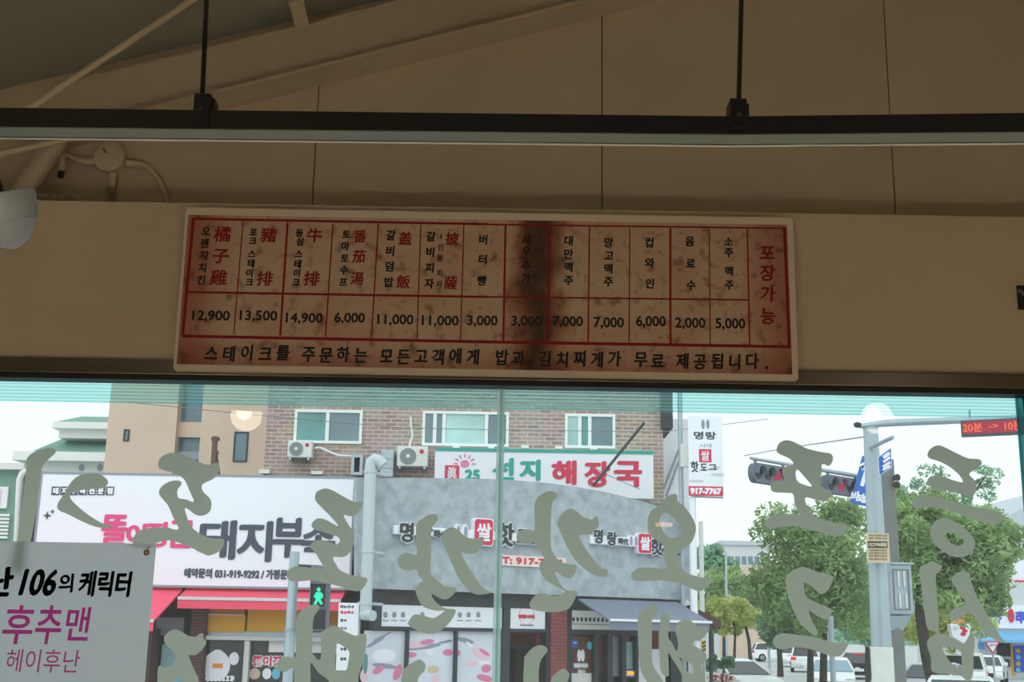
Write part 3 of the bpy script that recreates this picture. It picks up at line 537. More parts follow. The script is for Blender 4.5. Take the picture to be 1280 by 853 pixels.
# ------------------------------------------------------------------ banner against the glass
FN = Fr((0, YG-.02))
bn = thing('cloth_banner', (FN.uz(186, 853)[0], YG-.02, 1.6), 'white cloth banner with black and magenta writing hung against the glass', 'banner')
mb = MB(); nx, nz = 30, 16; x0, x1 = FN.uz(-330, 760)[0], (FN.uz(190, 684)[0]+FN.uz(186.5, 853)[0])/2; z1 = FN.uz(95, 678.5)[1]; z0 = z1-1.0
for i in range(nx+1):
    for j in range(nz+1):
        u = x0+(x1-x0)*i/nx; z = z0+(z1-z0)*j/nz; mb.v.append(FN.pt(u, z, .002*math.sin(u*9+z*3)))
for i in range(nx):
    for j in range(nz):
        a = i*(nz+1)+j; mb.f.append((a, a+nz+1, a+nz+2, a+1))
mb.build('cloth', M['cloth'], bn, smooth=True)
K = lambda x0, y0, x1, y1: FN.rect(x0/4.264, 653+y0/4.264, x1/4.264, 653+y1/4.264)
def bt_(name, s, box, bold, m, nib=None, sh=0, off=0): MB().text(FN, s, K(*box), .0045, bold, nib, sh, off).build(name, m, bn)
bt_('black_lettering', '난', (-72, 240, 72, 395), .0022, M['inkcloth'], (.7, .005))
bt_('black_lettering', '106', (108, 252, 302, 392), .0024, M['inkcloth'], (.9, .004), .22)
bt_('small_black_lettering', '의', (318, 275, 392, 375), .001, M['inkcloth'], (.7, .003))
bt_('black_lettering', '케릭터', (424, 262, 702, 397), .0014, M['inkcloth'], (.7, .004), .08)
for s, b in (('후', (18, 443, 180, 652)), ('추', (192, 443, 331, 652)), ('맨', (353, 452, 483, 632))): bt_('magenta_lettering', s, b, 0, M['magenta'], None, .08, .014)
bt_('thin_magenta_lettering', '헤이후난', (38, 678, 428, 802), 0, M['magenta'], None, .06)
e = FN.pt(*FN.uz(183.6, 691), .004)
MB().lathe(e, (0, -1, 0), [(0, .0035), (0, .0105), (.003, .009), (.004, .006), (.003, .0035)], 20).build('eyelet', M['brass'], bn)
MB().tube([e+Vector((0, -.004, 0)), e+Vector((.004, -.006, .012)), e+Vector((.007, .004, .02)), e+Vector((.007, .0155, .021))], .002, 8).build('wire_hook', M['brass'], bn)

# ------------------------------------------------------------------ lamps further back in the room (seen as reflections in the glass)
def globe_mat():
    m = bpy.data.materials.new('frosted_globe'); m.use_nodes = True; t = m.node_tree; t.nodes.remove(t.nodes['Principled BSDF'])
    e = t.nodes.new('ShaderNodeEmission'); e.inputs[0].default_value = (1, .82, .58, 1); e.inputs[1].default_value = 10; tr = t.nodes.new('ShaderNodeBsdfTransparent'); mx = t.nodes.new('ShaderNodeMixShader'); mx.inputs[0].default_value = .5
    t.links.new(tr.outputs[0], mx.inputs[1]); t.links.new(e.outputs[0], mx.inputs[2]); t.links.new(mx.outputs[0], t.nodes['Material Output'].inputs[0]); return m
GLOBE = globe_mat()
def mirrored(px, py, ylamp):       # where a lamp at depth ylamp stands so that the glass shows it at px,py
    d = ray(px, py); t = (2*YG-ylamp)/d.y; p = CAM+d*t; return Vector((p.x, ylamp, p.z))
for (px, py, lb) in ((308, 520, 'round glowing pendant lamp reflected over the beige tower'), (1096, 523, 'round glowing pendant lamp reflected above the traffic pole')):
    c = mirrored(px, py, -1.0)
    t_ = thing('pendant_lamp', c, lb, 'lamp', 'pendant lamps reflected in the glass')
    MB().lathe(c-Vector((0, 0, .12)), (0, 0, 1), [(.0, .0)]+[(.12-.12*math.cos(a), .12*math.sin(a)) for a in [k*math.pi/14 for k in range(1, 13)]]+[(.235, .03)], 28).build('globe', GLOBE, t_)
    MB().lathe(c+Vector((-.02, 0, -.03)), (0, 0, 1), [(0, 0)]+[(.055-.055*math.cos(a), .055*math.sin(a)) for a in [k*math.pi/10 for k in range(1, 10)]]+[(.12, .01)], 20).build('bulb', M['bulb'], t_)
    MB().lathe(c+Vector((0, 0, .112)), (0, 0, 1), [(0, .034), (.03, .034), (.05, .012), (.055, 0)], 20).build('cap', M['black'], t_)
    MB().tube([c+Vector((0, 0, .15)), Vector((c.x, c.y, zc(c.x)))], .004, 8).build('cord', M['black'], t_)
c = mirrored(830, 658, -1.6)
t_ = thing('disc_lamp', c, 'flat warm disc lamp reflected in the olive ring on the glass', 'lamp')
MB().lathe(c, (0, 0, 1), [(0, 0), (0, .068), (.006, .07), (.02, .07), (.03, .03), (.03, 0)], 28).build('disc', glow('warm_disc', (255, 190, 130), 7), t_)
MB().tube([c+Vector((0, 0, .03)), Vector((c.x, c.y, zc(c.x)))], .004, 8).build('cord', M['black'], t_)

# ================================================================== THE STREET
structure(MB().box(-150, 260, YU+.3, 700, -.3, 0).build('road', M['asphalt']))
structure(MB().box(-40, 9, 21, 60, 0, .15).build('sidewalk', M['paving']))
def lath_arc(p, n): return p
def wins(F, rects, parent, d=.06):
    for (x0, y0, x1, y1), ms, gm in rects:
        u0, u1, z0, z1 = F.rect(x0, y0, x1, y1)
        f = MB().fframe(F, u0, u1, z0, z1, 0, d, .07); us = [F.uz(mx, (y0+y1)/2)[0] for mx in ms]
        for u in us: f.fbox(F, u-.045, u+.045, z0+.07, z1-.07, 0, d-.01)
        fo = f.build('window', M['winframe'], parent)
        for a, b, g in zip([u0]+us, us+[u1], gm): MB().fbox(F, a+.05, b-.05, z0+.07, z1-.07, .005, .02).build('pane', M[g], fo)

# ---- tan brick upper building
FK = Fr((0, 31))
u0, u1 = FK.uz(332, 545)[0], FK.uz(829, 560)[0]
bk_ = thing('brick_building', (u0, 31, 0), 'tan brick upper storey with three white framed windows', 'building')
MB().box(u0, u1, 31, 43, 0, 13.5).build('wall', M['brick'], bk_)
wins(FK, [((368, 513, 453, 555), (409.5,), ('tealglass', 'greyglass')), ((528, 515, 636, 558.5), (543.5, 555, 608), ('greyglass', 'greyglass', 'palepane', 'greyglass')), ((706, 518, 769, 561), (724.5, 737), ('palepane', 'tealglass', 'greyglass'))], bk_)
for x0, y0, x1, y1 in ((325, 588, 338, 593), (390, 590, 404, 594), (566, 558, 575, 561), (610, 559, 618, 562), (652, 558, 661, 561), (694, 559, 703, 562), (737, 560, 746, 563)):
    MB().fbox(FK, *FK.rect(x0, y0, x1, y1), 0, .15).build('bracket', M['winframe'], bk_)
MB().fbox(FK, FK.uz(826, 540)[0], FK.uz(840, 540)[0], FK.uz(830, 537)[1], FK.uz(830, 480)[1], -1.5, .2).build('eave', M['darkedge'], bk_)
def air_con(x0, y0, x1, y1, lb):
    r = FK.rect(x0, y0, x1, y1); t = thing('air_conditioner', FK.pt((r[0]+r[1])/2, r[2], .2), lb, 'air conditioner', 'outdoor air conditioner units')
    MB().fbox(FK, *r, .08, .42).build('housing', M['acwhite'], t, bevel=.02)
    cx, cz, rr = r[0]+(r[1]-r[0])*.36, (r[2]+r[3])/2, (r[3]-r[2])*.40
    g = MB().disc(FK, cx, cz, rr, rr, .42, .44, 26).build('fan_grille', M['grille'], t); MB().disc(FK, cx, cz, rr*.25, rr*.25, .44, .455).build('fan_hub', M['acwhite'], g)
    MB().disc(FK, r[0]+(r[1]-r[0])*.80, cz+(r[3]-r[2])*.24, rr*.28, rr*.28, .421, .43).build('red_badge', M['reddot'], t)
    MB().fbox(FK, r[0]+.05, r[0]+.1, r[2]-.06, r[2], 0, .42).build('bracket', M['galv'], t); MB().fbox(FK, r[1]-.1, r[1]-.05, r[2]-.06, r[2], 0, .42).build('bracket', M['galv'], t)
air_con(363, 554, 393, 575, 'white outdoor air conditioner under the brick building window above the pig-shop sign')
air_con(498, 561, 536, 586, 'white outdoor air conditioner between two brick wall windows beside the sheet metal duct')
tag(MB().tube([FK.pt(*FK.uz(x, y), .3) for x, y in ((396, 563), (402, 562), (412, 567), (425, 572), (442, 573))], .035, 8).build('refrigerant_pipe', M['acwhite']), 'white insulated pipe running from the air conditioner along the brick wall', 'pipe')
tag(MB().tube([FK.pt(*FK.uz(x, y), .12) for x, y in ((512, 560), (516, 545), (514, 530), (514, 522))], .03, 8).build('refrigerant_pipe', M['acwhite']), 'white pipe rising up the brick wall above the second air conditioner', 'pipe')
d_ = thing('vent_duct', FK.pt(FK.uz(485, 600)[0], FK.uz(485, 600)[1], .3), 'upright galvanised duct box beside the second air conditioner', 'duct')
r = FK.rect(478, 566, 494, 600); MB().fbox(FK, *r, 0, .5).build('duct_box', M['galv'], d_, bevel=.02)
for k in (1, 2): MB().fbox(FK, r[0], r[1], r[2]+(r[3]-r[2])*k/3, r[2]+(r[3]-r[2])*k/3+.03, .5, .52).build('seam_rib', M['galv'], d_)
d_ = thing('exhaust_hood', FK.pt(FK.uz(448, 597)[0], FK.uz(448, 597)[1], .3), 'small open exhaust hood on the brick wall next to the big pipe', 'hood')
r = FK.rect(442, 572, 456, 597); MB().fframe(FK, *r, 0, .5, .07).build('casing', M['galv'], d_); MB().fbox(FK, r[0]+.07, r[1]-.07, r[2]+.07, r[3]-.07, 0, .1).build('dark_mouth', M['brown'], d_)
MB().lathe(FK.pt((r[0]+r[1])/2, r[3]-.05, .25), (0, 0, 1), [(0, .16), (.06, .15), (.1, .1), (.12, 0)], 16).build('cap', M['galv'], d_)

# ---- beige tower and green roofed house behind the white sign
FT = Fr((0, 38)); t_ = thing('beige_building', (FT.uz(230, 590)[0], 38, 0), 'beige stucco building with a blue glass strip behind the white sign', 'building')
for x0, x1 in ((133, 219), (250, 334)): MB().fbox(FT, FT.uz(x0, 550)[0], FT.uz(x1, 550)[0], 0, 15, -8, 0).build('stucco_wall', M['beige'], t_)
a, b = FT.uz(219, 550)[0], FT.uz(250, 550)[0]
MB().fbox(FT, a, b, 0, 15, -8, -.5).build('blue_glazing', M['blueglass'], t_)
MB().fbox(FT, a, b, FT.uz(235, 545)[1], FT.uz(235, 526)[1], -.5, -.3).build('spandrel', M['beige'], t_)
MB().fbox(FT, a, b, FT.uz(235, 573)[1], FT.uz(235, 563)[1], -.5, -.3).build('spandrel', M['greywin'], t_)
for x0, y0, x1, y1 in ((154.5, 537, 162, 552), (292, 540, 310, 578)): 
    r = FT.rect(x0, y0, x1, y1); f = MB().fframe(FT, *r, -.02, .03, .05).build('window', M['darkedge'], t_); MB().fbox(FT, r[0]+.05, r[1]-.05, r[2]+.05, r[3]-.05, .0, .01).build('pane', M['blueglass'], f)
tag(MB().tube([(P(269, 600, 30).x, 30, 0), P(269, 546, 30)], .07, 8).tube([P(264.5, 549, 30), P(274.5, 549, 30)], .05, 6).tube([P(265, 566, 30), P(273, 566, 30)], .05, 6).tube([P(275, 600, 30.2), P(270, 562, 30)], .03, 6).build('antenna_pole', M['brown']), 'small brown wooden crossbar pole before the beige building', 'pole')
FQ = Fr((0, 50)); t_ = thing('green_roof_house', (FQ.uz(90, 600)[0], 50, 0), 'white house with a stepped green roof', 'house')
MB().fbox(FQ, FQ.uz(25, 590)[0], FQ.uz(150, 590)[0], 0, FQ.uz(90, 578)[1], -8, 0).build('wall', M['offwhite'], t_)
def hiproof(x0, x1, yb, yt, xt0, name):
    z0, z1 = FQ.uz((x0+x1)/2, yb)[1], FQ.uz((x0+x1)/2, yt)[1]; a, b, c = FQ.uz(x0, yb)[0], FQ.uz(x1, yb)[0], FQ.uz(xt0, yt)[0]
    MB().add([FQ.pt(a, z0, .6), FQ.pt(b, z0, .6), FQ.pt(b, z1, -1), FQ.pt(c, z1, -1), FQ.pt(a, z0, -7), FQ.pt(b, z0, -7)], [(0, 1, 2, 3), (0, 3, 4), (4, 3, 2, 5), (0, 4, 5, 1)]).build(name, M['greenroof'], t_)
hiproof(44, 150, 569, 545, 66, 'lower_roof'); hiproof(76, 150, 531, 516, 92, 'upper_roof')
MB().fbox(FQ, FQ.uz(24, 572)[0], FQ.uz(150, 572)[0], FQ.uz(90, 579)[1], FQ.uz(90, 568)[1], -7, .7).build('cornice', M['offwhite'], t_)
MB().fbox(FQ, FQ.uz(76, 540)[0], FQ.uz(150, 540)[0], FQ.uz(110, 549)[1], FQ.uz(110, 530)[1], -6, .2).build('storey_wall', M['offwhite'], t_)
MB().fbox(FQ, FQ.uz(72, 540)[0], FQ.uz(150, 540)[0], FQ.uz(110, 539)[1], FQ.uz(110, 531)[1], -6, .65).build('cornice', M['offwhite'], t_)
for x in (102, 125): MB().disc(FQ, *FQ.uz(x, 585), .1, .14, 0, .05).build('vent_hole', M['greywin'], t_)
t_ = thing('white_side_building', P(5, 640, 40), 'pale building with teal wall and a white pipe past the green roofed house', 'building')
FS = Fr((0, 40)); MB().fbox(FS, FS.uz(-260, 620)[0], FS.uz(24, 620)[0], 0, FS.uz(0, 585)[1], -8, 0).build('wall', M['greenroof'], t_)
MB().fbox(FS, FS.uz(-260, 585)[0], FS.uz(34, 585)[0], FS.uz(0, 588)[1], FS.uz(0, 580)[1], -8, .3).build('cornice', M['offwhite'], t_)
MB().fbox(FS, FS.uz(-60, 620)[0], FS.uz(11, 620)[0], FS.uz(0, 636)[1], FS.uz(0, 609)[1], 0, .1).build('white_panel', M['white'], t_)
MB().fbox(FS, FS.uz(-60, 620)[0], FS.uz(3, 620)[0], FS.uz(0, 634)[1], FS.uz(0, 612)[1], .1, .12).build('pink_patch', M['posterpale'], t_)
for k in range(7): MB().fbox(FS, FS.uz(-60, 650)[0], FS.uz(13, 650)[0], FS.uz(0, 646+k*4.6)[1], FS.uz(0, 643+k*4.6)[1], .02, .1).build('slat', M['winframe'], t_)
tag(MB().tube([P(x, y, 27) for x, y in ((34, 589), (28, 592), (24.5, 600), (21, 680), (17, 860))], .07, 12).build('drain_pipe', M['offwhite']), 'white drain pipe with a bent top at the edge of the white shop sign', 'pipe')

# ---- pork shop: white sign, awnings, shop front
FL = Fr((0, 26))
sr = FL.rect(48, 594.5, 443.5, 735.5)
ps = thing('pork_shop', (FL.uz(240, 800)[0], 26, 0), 'pork shop front with yellow panels and brown brick pier under the white sign', 'shop front')
MB().fbox(FL, sr[0]-.4, FL.uz(448, 790)[0], 0, sr[3]-.1, -5, -.6).build('shop_wall', M['darkint'], ps)
MB().fbox(FL, *FL.rect(233, 735, 252, 1000), -.6, .05).build('brick_pier', M['maroon'], ps)
for x0, x1, y0, y1, m in ((252, 305, 769.5, 790.5, 'yellow'), (308, 386, 758, 790.5, 'yellow'), (386, 432, 758, 790.5, 'orange'), (252, 305, 755, 768, 'orange')): MB().fbox(FL, *FL.rect(x0, y0, x1, y1), -.5, -.1).build('upper_panel', M[m], ps)
MB().fbox(FL, *FL.rect(252, 767.8, 305, 769.6), -.12, -.06).build('panel_rail', M['frame'], ps)
fr_ = MB().fbox(FL, *FL.rect(245, 796.5, 432, 801.5), -.3, .0)
fr_.fbox(FL, *FL.rect(299.5, 801.5, 306, 1000), -.3, .0); fr_.fbox(FL, *FL.rect(243, 801.5, 247, 1000), -.3, 0); fr_.fbox(FL, *FL.rect(372, 801.5, 377, 1000), -.3, 0)
fr_.build('door_frame', M['frame'], ps)
MB().fbox(FL, *FL.rect(252, 790, 432, 796.6), -.3, -.15).build('transom_bar', M['galv'], ps)
for x0, x1 in ((247, 299.5), (306, 372), (377, 430)): MB().fbox(FL, *FL.rect(x0, 801.5, x1, 1000), -.25, -.2).build('door_glass', M['darkglass'], ps)
MB().fbox(FL, *FL.rect(334, 802, 421, 816.5), -.2, -.17).build('white_blind', M['offwhite'], ps)
MB().fbox(FL, *FL.rect(190, 772, 225, 795), -.6, -.3).build('grey_window', M['greywin'], ps)
MB().fbox(FL, *FL.rect(186.5, 786, 193, 870), -.6, .3).build('maroon_post', M['maroon'], ps)
MB().fbox(FL, *FL.rect(190, 806, 218, 1000), -.6, -.3).build('pale_door', M['cyanpale'], ps)
st = MB().fbox(FL, *FL.rect(306, 817, 372, 850.5), -.199, -.185).build('door_sticker', M['darkedge'], ps)
MB().text(FL, '똘이장군', FL.rect(312, 819.5, 365, 835), -.183, .045).build('white_outline', M['white'], ps)
MB().text(FL, '똘이장군', FL.rect(313, 820.5, 364, 834), -.180, .012).build('pink_lettering', M['sred'], ps)
for x0, x1, m in ((309, 323, 'beige'), (326, 337, 'white'), (338, 348, 'cyan')): MB().disc(FL, *FL.uz((x0+x1)/2, 843), (x1-x0)/2/60, .11, -.19, -.18).build('door_symbol', M[m], ps)
pp_ = MB().disc(FL, *FL.uz(268, 833), .28, .30, -.2, -.185); pp_.disc(FL, *FL.uz(269, 822), .16, .15, -.2, -.186); pp_.build('white_door_sticker', M['white'], ps)
MB().fbox(FL, *FL.rect(263, 830, 276, 836), -.184, -.18).build('orange_band', M['orangesign'], ps)
MB().disc(FL, *FL.uz(290, 824), .10, .13, -.2, -.185).build('white_door_sticker', M['white'], ps)
zz = MB()
for k in range(7): zz.disc(FL, *FL.uz(257+k*5, 849), .06, .06, -.2, -.186, 10)
zz.build('dotted_sticker', M['white'], ps)
sg = thing('pork_shop_sign', (FL.uz(245, 735)[0], 25.8, sr[2]), 'wide white shop sign with pink and charcoal lettering', 'sign')
MB().fbox(FL, *sr, -.5, .2).build('sign_box', M['white'], sg, bevel=.02)
MB().fframe(FL, *sr, -.5, .212, .045).build('sign_trim', M['greywin'], sg)
for ch, x0, x1, y0, y1 in (('돼', 250, 297, 652, 700), ('지', 300, 342, 653, 703), ('부', 343, 382, 649, 698), ('속', 379, 420, 655, 703)): MB().text(FL, ch, FL.rect(x0, y0, x1, y1), .215, .018, (.5, .035)).build('charcoal_lettering', M['char'], sg)
for ch, x0, x1, y0, y1 in (('똘', 131, 163, 645, 684), ('이', 162, 186, 656, 684), ('장', 186, 216, 654, 685), ('군', 214, 246, 652, 686)): MB().text(FL, ch, FL.rect(x0, y0, x1, y1), .215, .014, (.5, .025)).build('pink_lettering', M['pink'], sg)
MB().text(FL, '예약문의 031-919-9292 / 가평문의', FL.rect(233, 712, 370, 724.5), .215, .010).build('phone_lettering', M['char'], sg)
for k, ch in enumerate('돼지부속전문점'):
    x = 69+k*11.2; q = MB().fbox(FL, *FL.rect(x, 610, x+10, 620.6), .212, .214).build('square_badge', M['char'], sg); MB().text(FL, ch, FL.rect(x+1.3, 611.2, x+8.7, 619.4), .2145, .008).build('badge_character', M['white'], q)
for x, y, s in ((63.5, 646, .09), (70, 641, .05)):
    u, z = FL.uz(x, y); MB().prism(FL, [[(u, z+s), (u+s*.25, z+s*.25), (u+s, z), (u+s*.25, z-s*.25), (u, z-s), (u-s*.25, z-s*.25), (u-s, z), (u-s*.25, z+s*.25)]], .205, .214).build('sparkle', M['char'], sg)
def awning(x0, x1, zt, zb, dp, val, lb, drop_x=None, flat=False):
    t = thing('red_awning', FL.pt((x0+x1)/2, zb, dp/2), lb, 'awning')
    MB().hexa([FL.pt(x0, zt-.04, .0), FL.pt(x1, zt-.04, .0), FL.pt(x1, zt, .0), FL.pt(x0, zt, .0), FL.pt(x0, zb-.04, dp), FL.pt(x1, zb-.04, dp), FL.pt(x1, zb, dp), FL.pt(x0, zb, dp)]).build('canopy', M['awnpink'], t)
    MB().fbox(FL, x0, x1, zb-.05, zb+.01, dp, dp+.05).build('front_bar', M['frame'], t)
    MB().fbox(FL, x0, x1, zb-.05-val, zb-.04, dp+.01, dp+.03).build('valance', M['awnpink'], t)
    MB().fbox(FL, x0, x1, zt-.1, zt+.03, -.1, .12).build('cassette', M['awnred'], t); return t
z735 = FL.uz(330, 737)[1]
ua, ub = FL.uz(234, 745)[0], FL.uz(432, 745)[0]
def zat(px, py, d): return FL.uz(px, py, d)[1]
aw = awning(ua, ub, z735, zat(330, 748.5, .7), .7, .17, 'short red awning over the yellow panels')
aw2 = awning(sr[0]-1.5, FL.uz(229, 745)[0], z735, zat(190, 775, 2.0), 2.0, .16, 'long red awning reaching out beside the banner edge')
mp = thing('menu_poster', (P(435, 800, 24.3).x, 24.3, 0), 'tall white menu poster at the end of the pork shop', 'poster')
FL2 = Fr((0, 24.3)); r = FL2.rect(421.5, 754, 447, 880); MB().fbox(FL2, *r, .02, .1).build('poster_sheet', M['white'], mp)
for y, s in ((759, '메뉴안내'), (766, '점심특선'), (776, '정식'), (786, '구이'), (812, '주류'), (824, '음료')): MB().text(FL2, s, FL2.rect(426, y-2, 443 if y < 770 else 434, y+2), .102, .004).build('poster_lettering', M['sred' if y == 766 else 'char'], mp)

# ---- corner hot dog shop, front turning away along the side street
A = P(452, 690, 24.6); B = P(867, 700, 29.0)
FC = Fr((A.x, A.y), (B.x-A.x, B.y-A.y))
hs = thing('hotdog_shop', FC.pt(FC.uz(640, 800)[0], 0), 'corner shop front with grey stucco fascia and dark shop windows', 'shop front')
poly = [FC.uz(x, y) for x, y in ((446, 597.5), (500, 597.6), (560, 598), (610, 599), (640, 600.5), (680, 603.5), (720, 608.8), (760, 616), (800, 626), (835, 637), (866, 649), (866, 753.5))]
zb_ = FC.uz(660, 743)[1]
poly = [q for q in poly[:-1]] + [(poly[-1][0], zb_), (FC.uz(446, 740)[0], zb_)]
MB().prism(FC, [poly], -.14, 0).build('fascia', M['concrete'], hs, smooth=False)
eu = poly[-2][0]; MB().fbox(FC, eu, eu+.06, zb_-.02, poly[-3][1], -.14, .02).build('fascia_edge', M['darkedge'], hs)
uL, uR = FC.uz(448, 780)[0], FC.uz(862, 780)[0]
MB().fbox(FC, uL+.9, uR, 0, zb_, -1.3, -1.15).build('shop_wall', M['interior'], hs)
R = lambda x0, y0, x1, y1, d=0: FC.rect(x0, y0, x1, y1, d)
MB().fbox(FC, FC.uz(469, 750, -.3)[0], uR, FC.uz(580, 759, -.3)[1], zb_, -.5, -.28).build('black_band', M['blackband'], hs)
mull = MB()
for x0, x1, y0 in ((504.5, 507.5, 787), (566, 569, 788), (626.5, 635, 757), (681, 686, 760), (704.5, 713, 762), (742, 747, 790), (758.5, 765, 792), (777, 782, 792), (794.5, 797.5, 795)): mull.fbox(FC, *R(x0, y0, x1, 1000, -.3), -.5, -.26)
for x0, y0, x1, y1 in ((466, 785, 684, 789.5), (712, 788, 800, 794)): mull.fbox(FC, *R(x0, y0, x1, y1, -.3), -.5, -.27)
mull.fbox(FC, *R(468, 757, 476, 788, -.3), -.5, -.26); mull.build('window_bars', M['mullion'], hs)
MB().fbox(FC, *R(685.5, 762, 705, 1000, -.3), -.8, -.2).build('brick_pillar', M['redbrick'], hs)
sb = MB().fbox(FC, *R(476, 757.5, 627, 785, -.3), -.6, -.29).build('white_strip_panel', M['white'], hs)
for k, x in enumerate((484, 495, 506, 530, 562, 577, 588, 600)):
    MB().disc(FC, *FC.uz(x-2, 769, -.28), .05, .06, -.288, -.283, 10).build('menu_symbol', M['greywin'], sb); MB().fbox(FC, *R(x-6, 775.5, x+2, 776.8, -.28), -.288, -.284).build('menu_caption', M['greywin'], sb)
sb = MB().fbox(FC, *R(635.5, 760, 681, 787.5, -.3), -.6, -.29).build('white_logo_panel', M['white'], hs)
u, z = FC.uz(658.5, 769.5, -.28); ring = MB()
ring.prism(FC, [[(u+.2*math.cos(a), z+.2*math.sin(a)) for a in [k*math.pi/14 for k in range(28)]], [(u+.18*math.cos(a), z+.18*math.sin(a)) for a in [k*math.pi/14 for k in range(28)]]], -.29, -.284); ring.build('pink_ring', M['posterpale'], sb, smooth=False)
MB().text(FC, '명랑시대', R(648, 768.5, 668.5, 774, -.28), -.282, .012).build('pink_lettering', M['sred'], sb)
MB().fbox(FC, *R(650, 781, 667, 783, -.28), -.289, -.284).build('caption', M['greywin'], sb)
sb = MB().fbox(FC, *R(713, 764.5, 800, 789, -.3), -.6, -.29).build('grey_strip_panel', M['offwhite'], hs)
for k in range(9): MB().disc(FC, *FC.uz(717+k*5.2, 774.5+k*.1, -.28), .035, .05, -.288, -.283, 8).build('menu_symbol', M['darkedge'], sb)
MB().fbox(FC, *R(714, 780.5, 762, 781.5, -.28), -.288, -.284).build('menu_caption', M['greywin'], sb)
def pane_poster(x0, x1, y0, shapes):
    po = MB().fbox(FC, *R(x0, y0, x1, 1000, -.35), -.4, -.36).build('food_poster', M['lav'], hs)
    for i, (m, nm, cx, cy, rx, ry, an) in enumerate(shapes):
        u, z = FC.uz(cx, cy, -.35); k = 1/60.5; d = -.359+i*.0008
        ca_, sa_ = math.cos(an), math.sin(an); lp = [(u+(rx*math.cos(t)*ca_-ry*math.sin(t)*sa_)*k, z+(rx*math.cos(t)*sa_+ry*math.sin(t)*ca_)*k) for t in [q*math.pi/11 for q in range(22)]]
        MB().sheet(FC, [lp], d).build(nm, M[m], po)
pane_poster(452, 504.5, 789, (('postergrey', 'printed_stroke', 470, 803, 14, 2.2, .5), ('postergrey', 'printed_stroke', 478, 796, 14, 1.2, .4), ('white', 'printed_dish', 480, 820, 16, 8, 0), ('postergrey', 'printed_stroke', 481, 833, 17, 3, -.1), ('posterpink', 'printed_sausage', 473, 838, 8, 4, .4), ('posterpink', 'printed_sausage', 497, 841, 5, 10, -.4), ('posterpale', 'printed_dish', 455, 845, 5, 8, 0), ('postergreen', 'printed_bottle', 457, 830, 3, 12, 0)))  # grey-violet ellipses are strokes of the poster print
pane_poster(507.5, 566, 789, (('postergrey', 'printed_stroke', 530, 809, 24, 3, .12), ('posterpale', 'printed_dish', 522, 806, 20, 4, .12), ('posterpink', 'printed_sausage', 534, 803, 10, 3.2, .15), ('postergrey', 'printed_stroke', 556, 803, 10, 1.6, .15), ('postergreen', 'printed_leaf', 561, 801.5, 5, 1.2, .1), ('posterpink', 'printed_sauce', 513, 819, 9, 3.2, 0), ('white', 'printed_cube', 537, 816, 6, 3, -.2), ('posterpink', 'printed_sauce', 560, 816, 7, 4, 0), ('plate', 'printed_card', 542, 837, 8, 4.4, 0), ('posterpale', 'printed_dish', 545, 849, 6, 4, 0)))
pane_poster(569, 626.5, 789, (('postergrey', 'printed_stroke', 582, 801, 13, 3, -.2), ('posterpink', 'printed_sauce', 571, 817, 6, 4.5, 0), ('white', 'printed_stick', 589, 808, 9, 1.6, -.7), ('posterpale', 'printed_hotdog', 600, 818, 14, 5, -.5), ('posterpink', 'printed_hotdog', 606, 816, 9, 2.5, -.5), ('posterpale', 'printed_dish', 590, 829, 9, 3, 0), ('white', 'printed_dish', 606, 829, 9, 3, 0), ('posterpink', 'printed_sauce', 608, 836, 7, 5, 0), ('posterpink', 'printed_sausage', 606, 848, 12, 4, -.2)))
dr = MB().fbox(FC, *R(713, 796, 742, 842, -.35), -.45, -.38).build('door_poster', M['doorwood'], hs)
MB().fbox(FC, *R(713, 842, 742, 1000, -.35), -.45, -.38).build('door_sill_panel', M['offwhite'], hs)
for x in (724.5, 729): MB().disc(FC, *FC.uz(x, 820, -.36), .05, .13, -.38, -.374).build('hotdog_mark', M['white'], dr)
MB().text(FC, '명랑시대', R(717, 829, 735.5, 836, -.36), -.372, .03).build('white_lettering', M['white'], dr); MB().text(FC, '핫도그', R(722, 837, 733, 843.5, -.36), -.372, .03).build('white_lettering', M['white'], dr)
q = MB().fbox(FC, *R(713.5, 800, 722.5, 810, -.36), -.38, -.37).build('blue_sticker', M['blue'], hs); MB().fbox(FC, *R(717, 803, 721, 804.5, -.36), -.37, -.366).build('white_mark', M['white'], q)
MB().disc(FC, *FC.uz(737.5, 807.5, -.36), .065, .085, -.38, -.37).build('round_sticker', M['cyan'], hs)
MB().fbox(FC, *R(747, 798, 758.5, 842, -.35), -.45, -.40).build('inner_poster', M['doorwood'], hs)
MB().fbox(FC, *R(765, 796, 777, 846, -.35), -.45, -.40).build('grey_pane', M['greywin'], hs)
MB().fbox(FC, *R(782, 803, 794.5, 838, -.35), -.45, -.40).build('notice_sheet', M['cyanpale'], hs)
q = MB().fbox(FC, *R(781.5, 837, 795, 848, -.33), -.40, -.35).build('open_board', M['blue'], hs); MB().text(FC, 'OPEN', R(782.3, 839, 794.2, 845.5, -.33), -.348, .012).build('lit_lettering', glow('open_tube', (255, 190, 70), 1.2), q)
MB().fbox(FC, *R(797.5, 812, 832, 1000, -.3), -.5, -.3).build('white_counter_front', M['white'], hs)
MB().fbox(FC, *R(840, 790, 862, 1000, -.3), -.5, -.32).build('dark_corner_glass', M['darkglass'], hs)
MB().fbox(FC, *R(645, 812, 681, 1000, -.8), -1.1, -.85).build('dark_doorway', M['darkint'], hs)
MB().fbox(FC, *R(642, 806, 668, 812, -.8), -1.1, -.84).build('doorway_shelf', M['darkedge'], hs)
aw = thing('grey_awning', FC.pt(FC.uz(806, 770)[0], FC.uz(806, 770)[1], .6), 'grey fabric awning over the hot dog shop door', 'awning')
a0, a1 = FC.uz(722, 745)[0], FC.uz(846, 757)[0]; D2 = 1.5
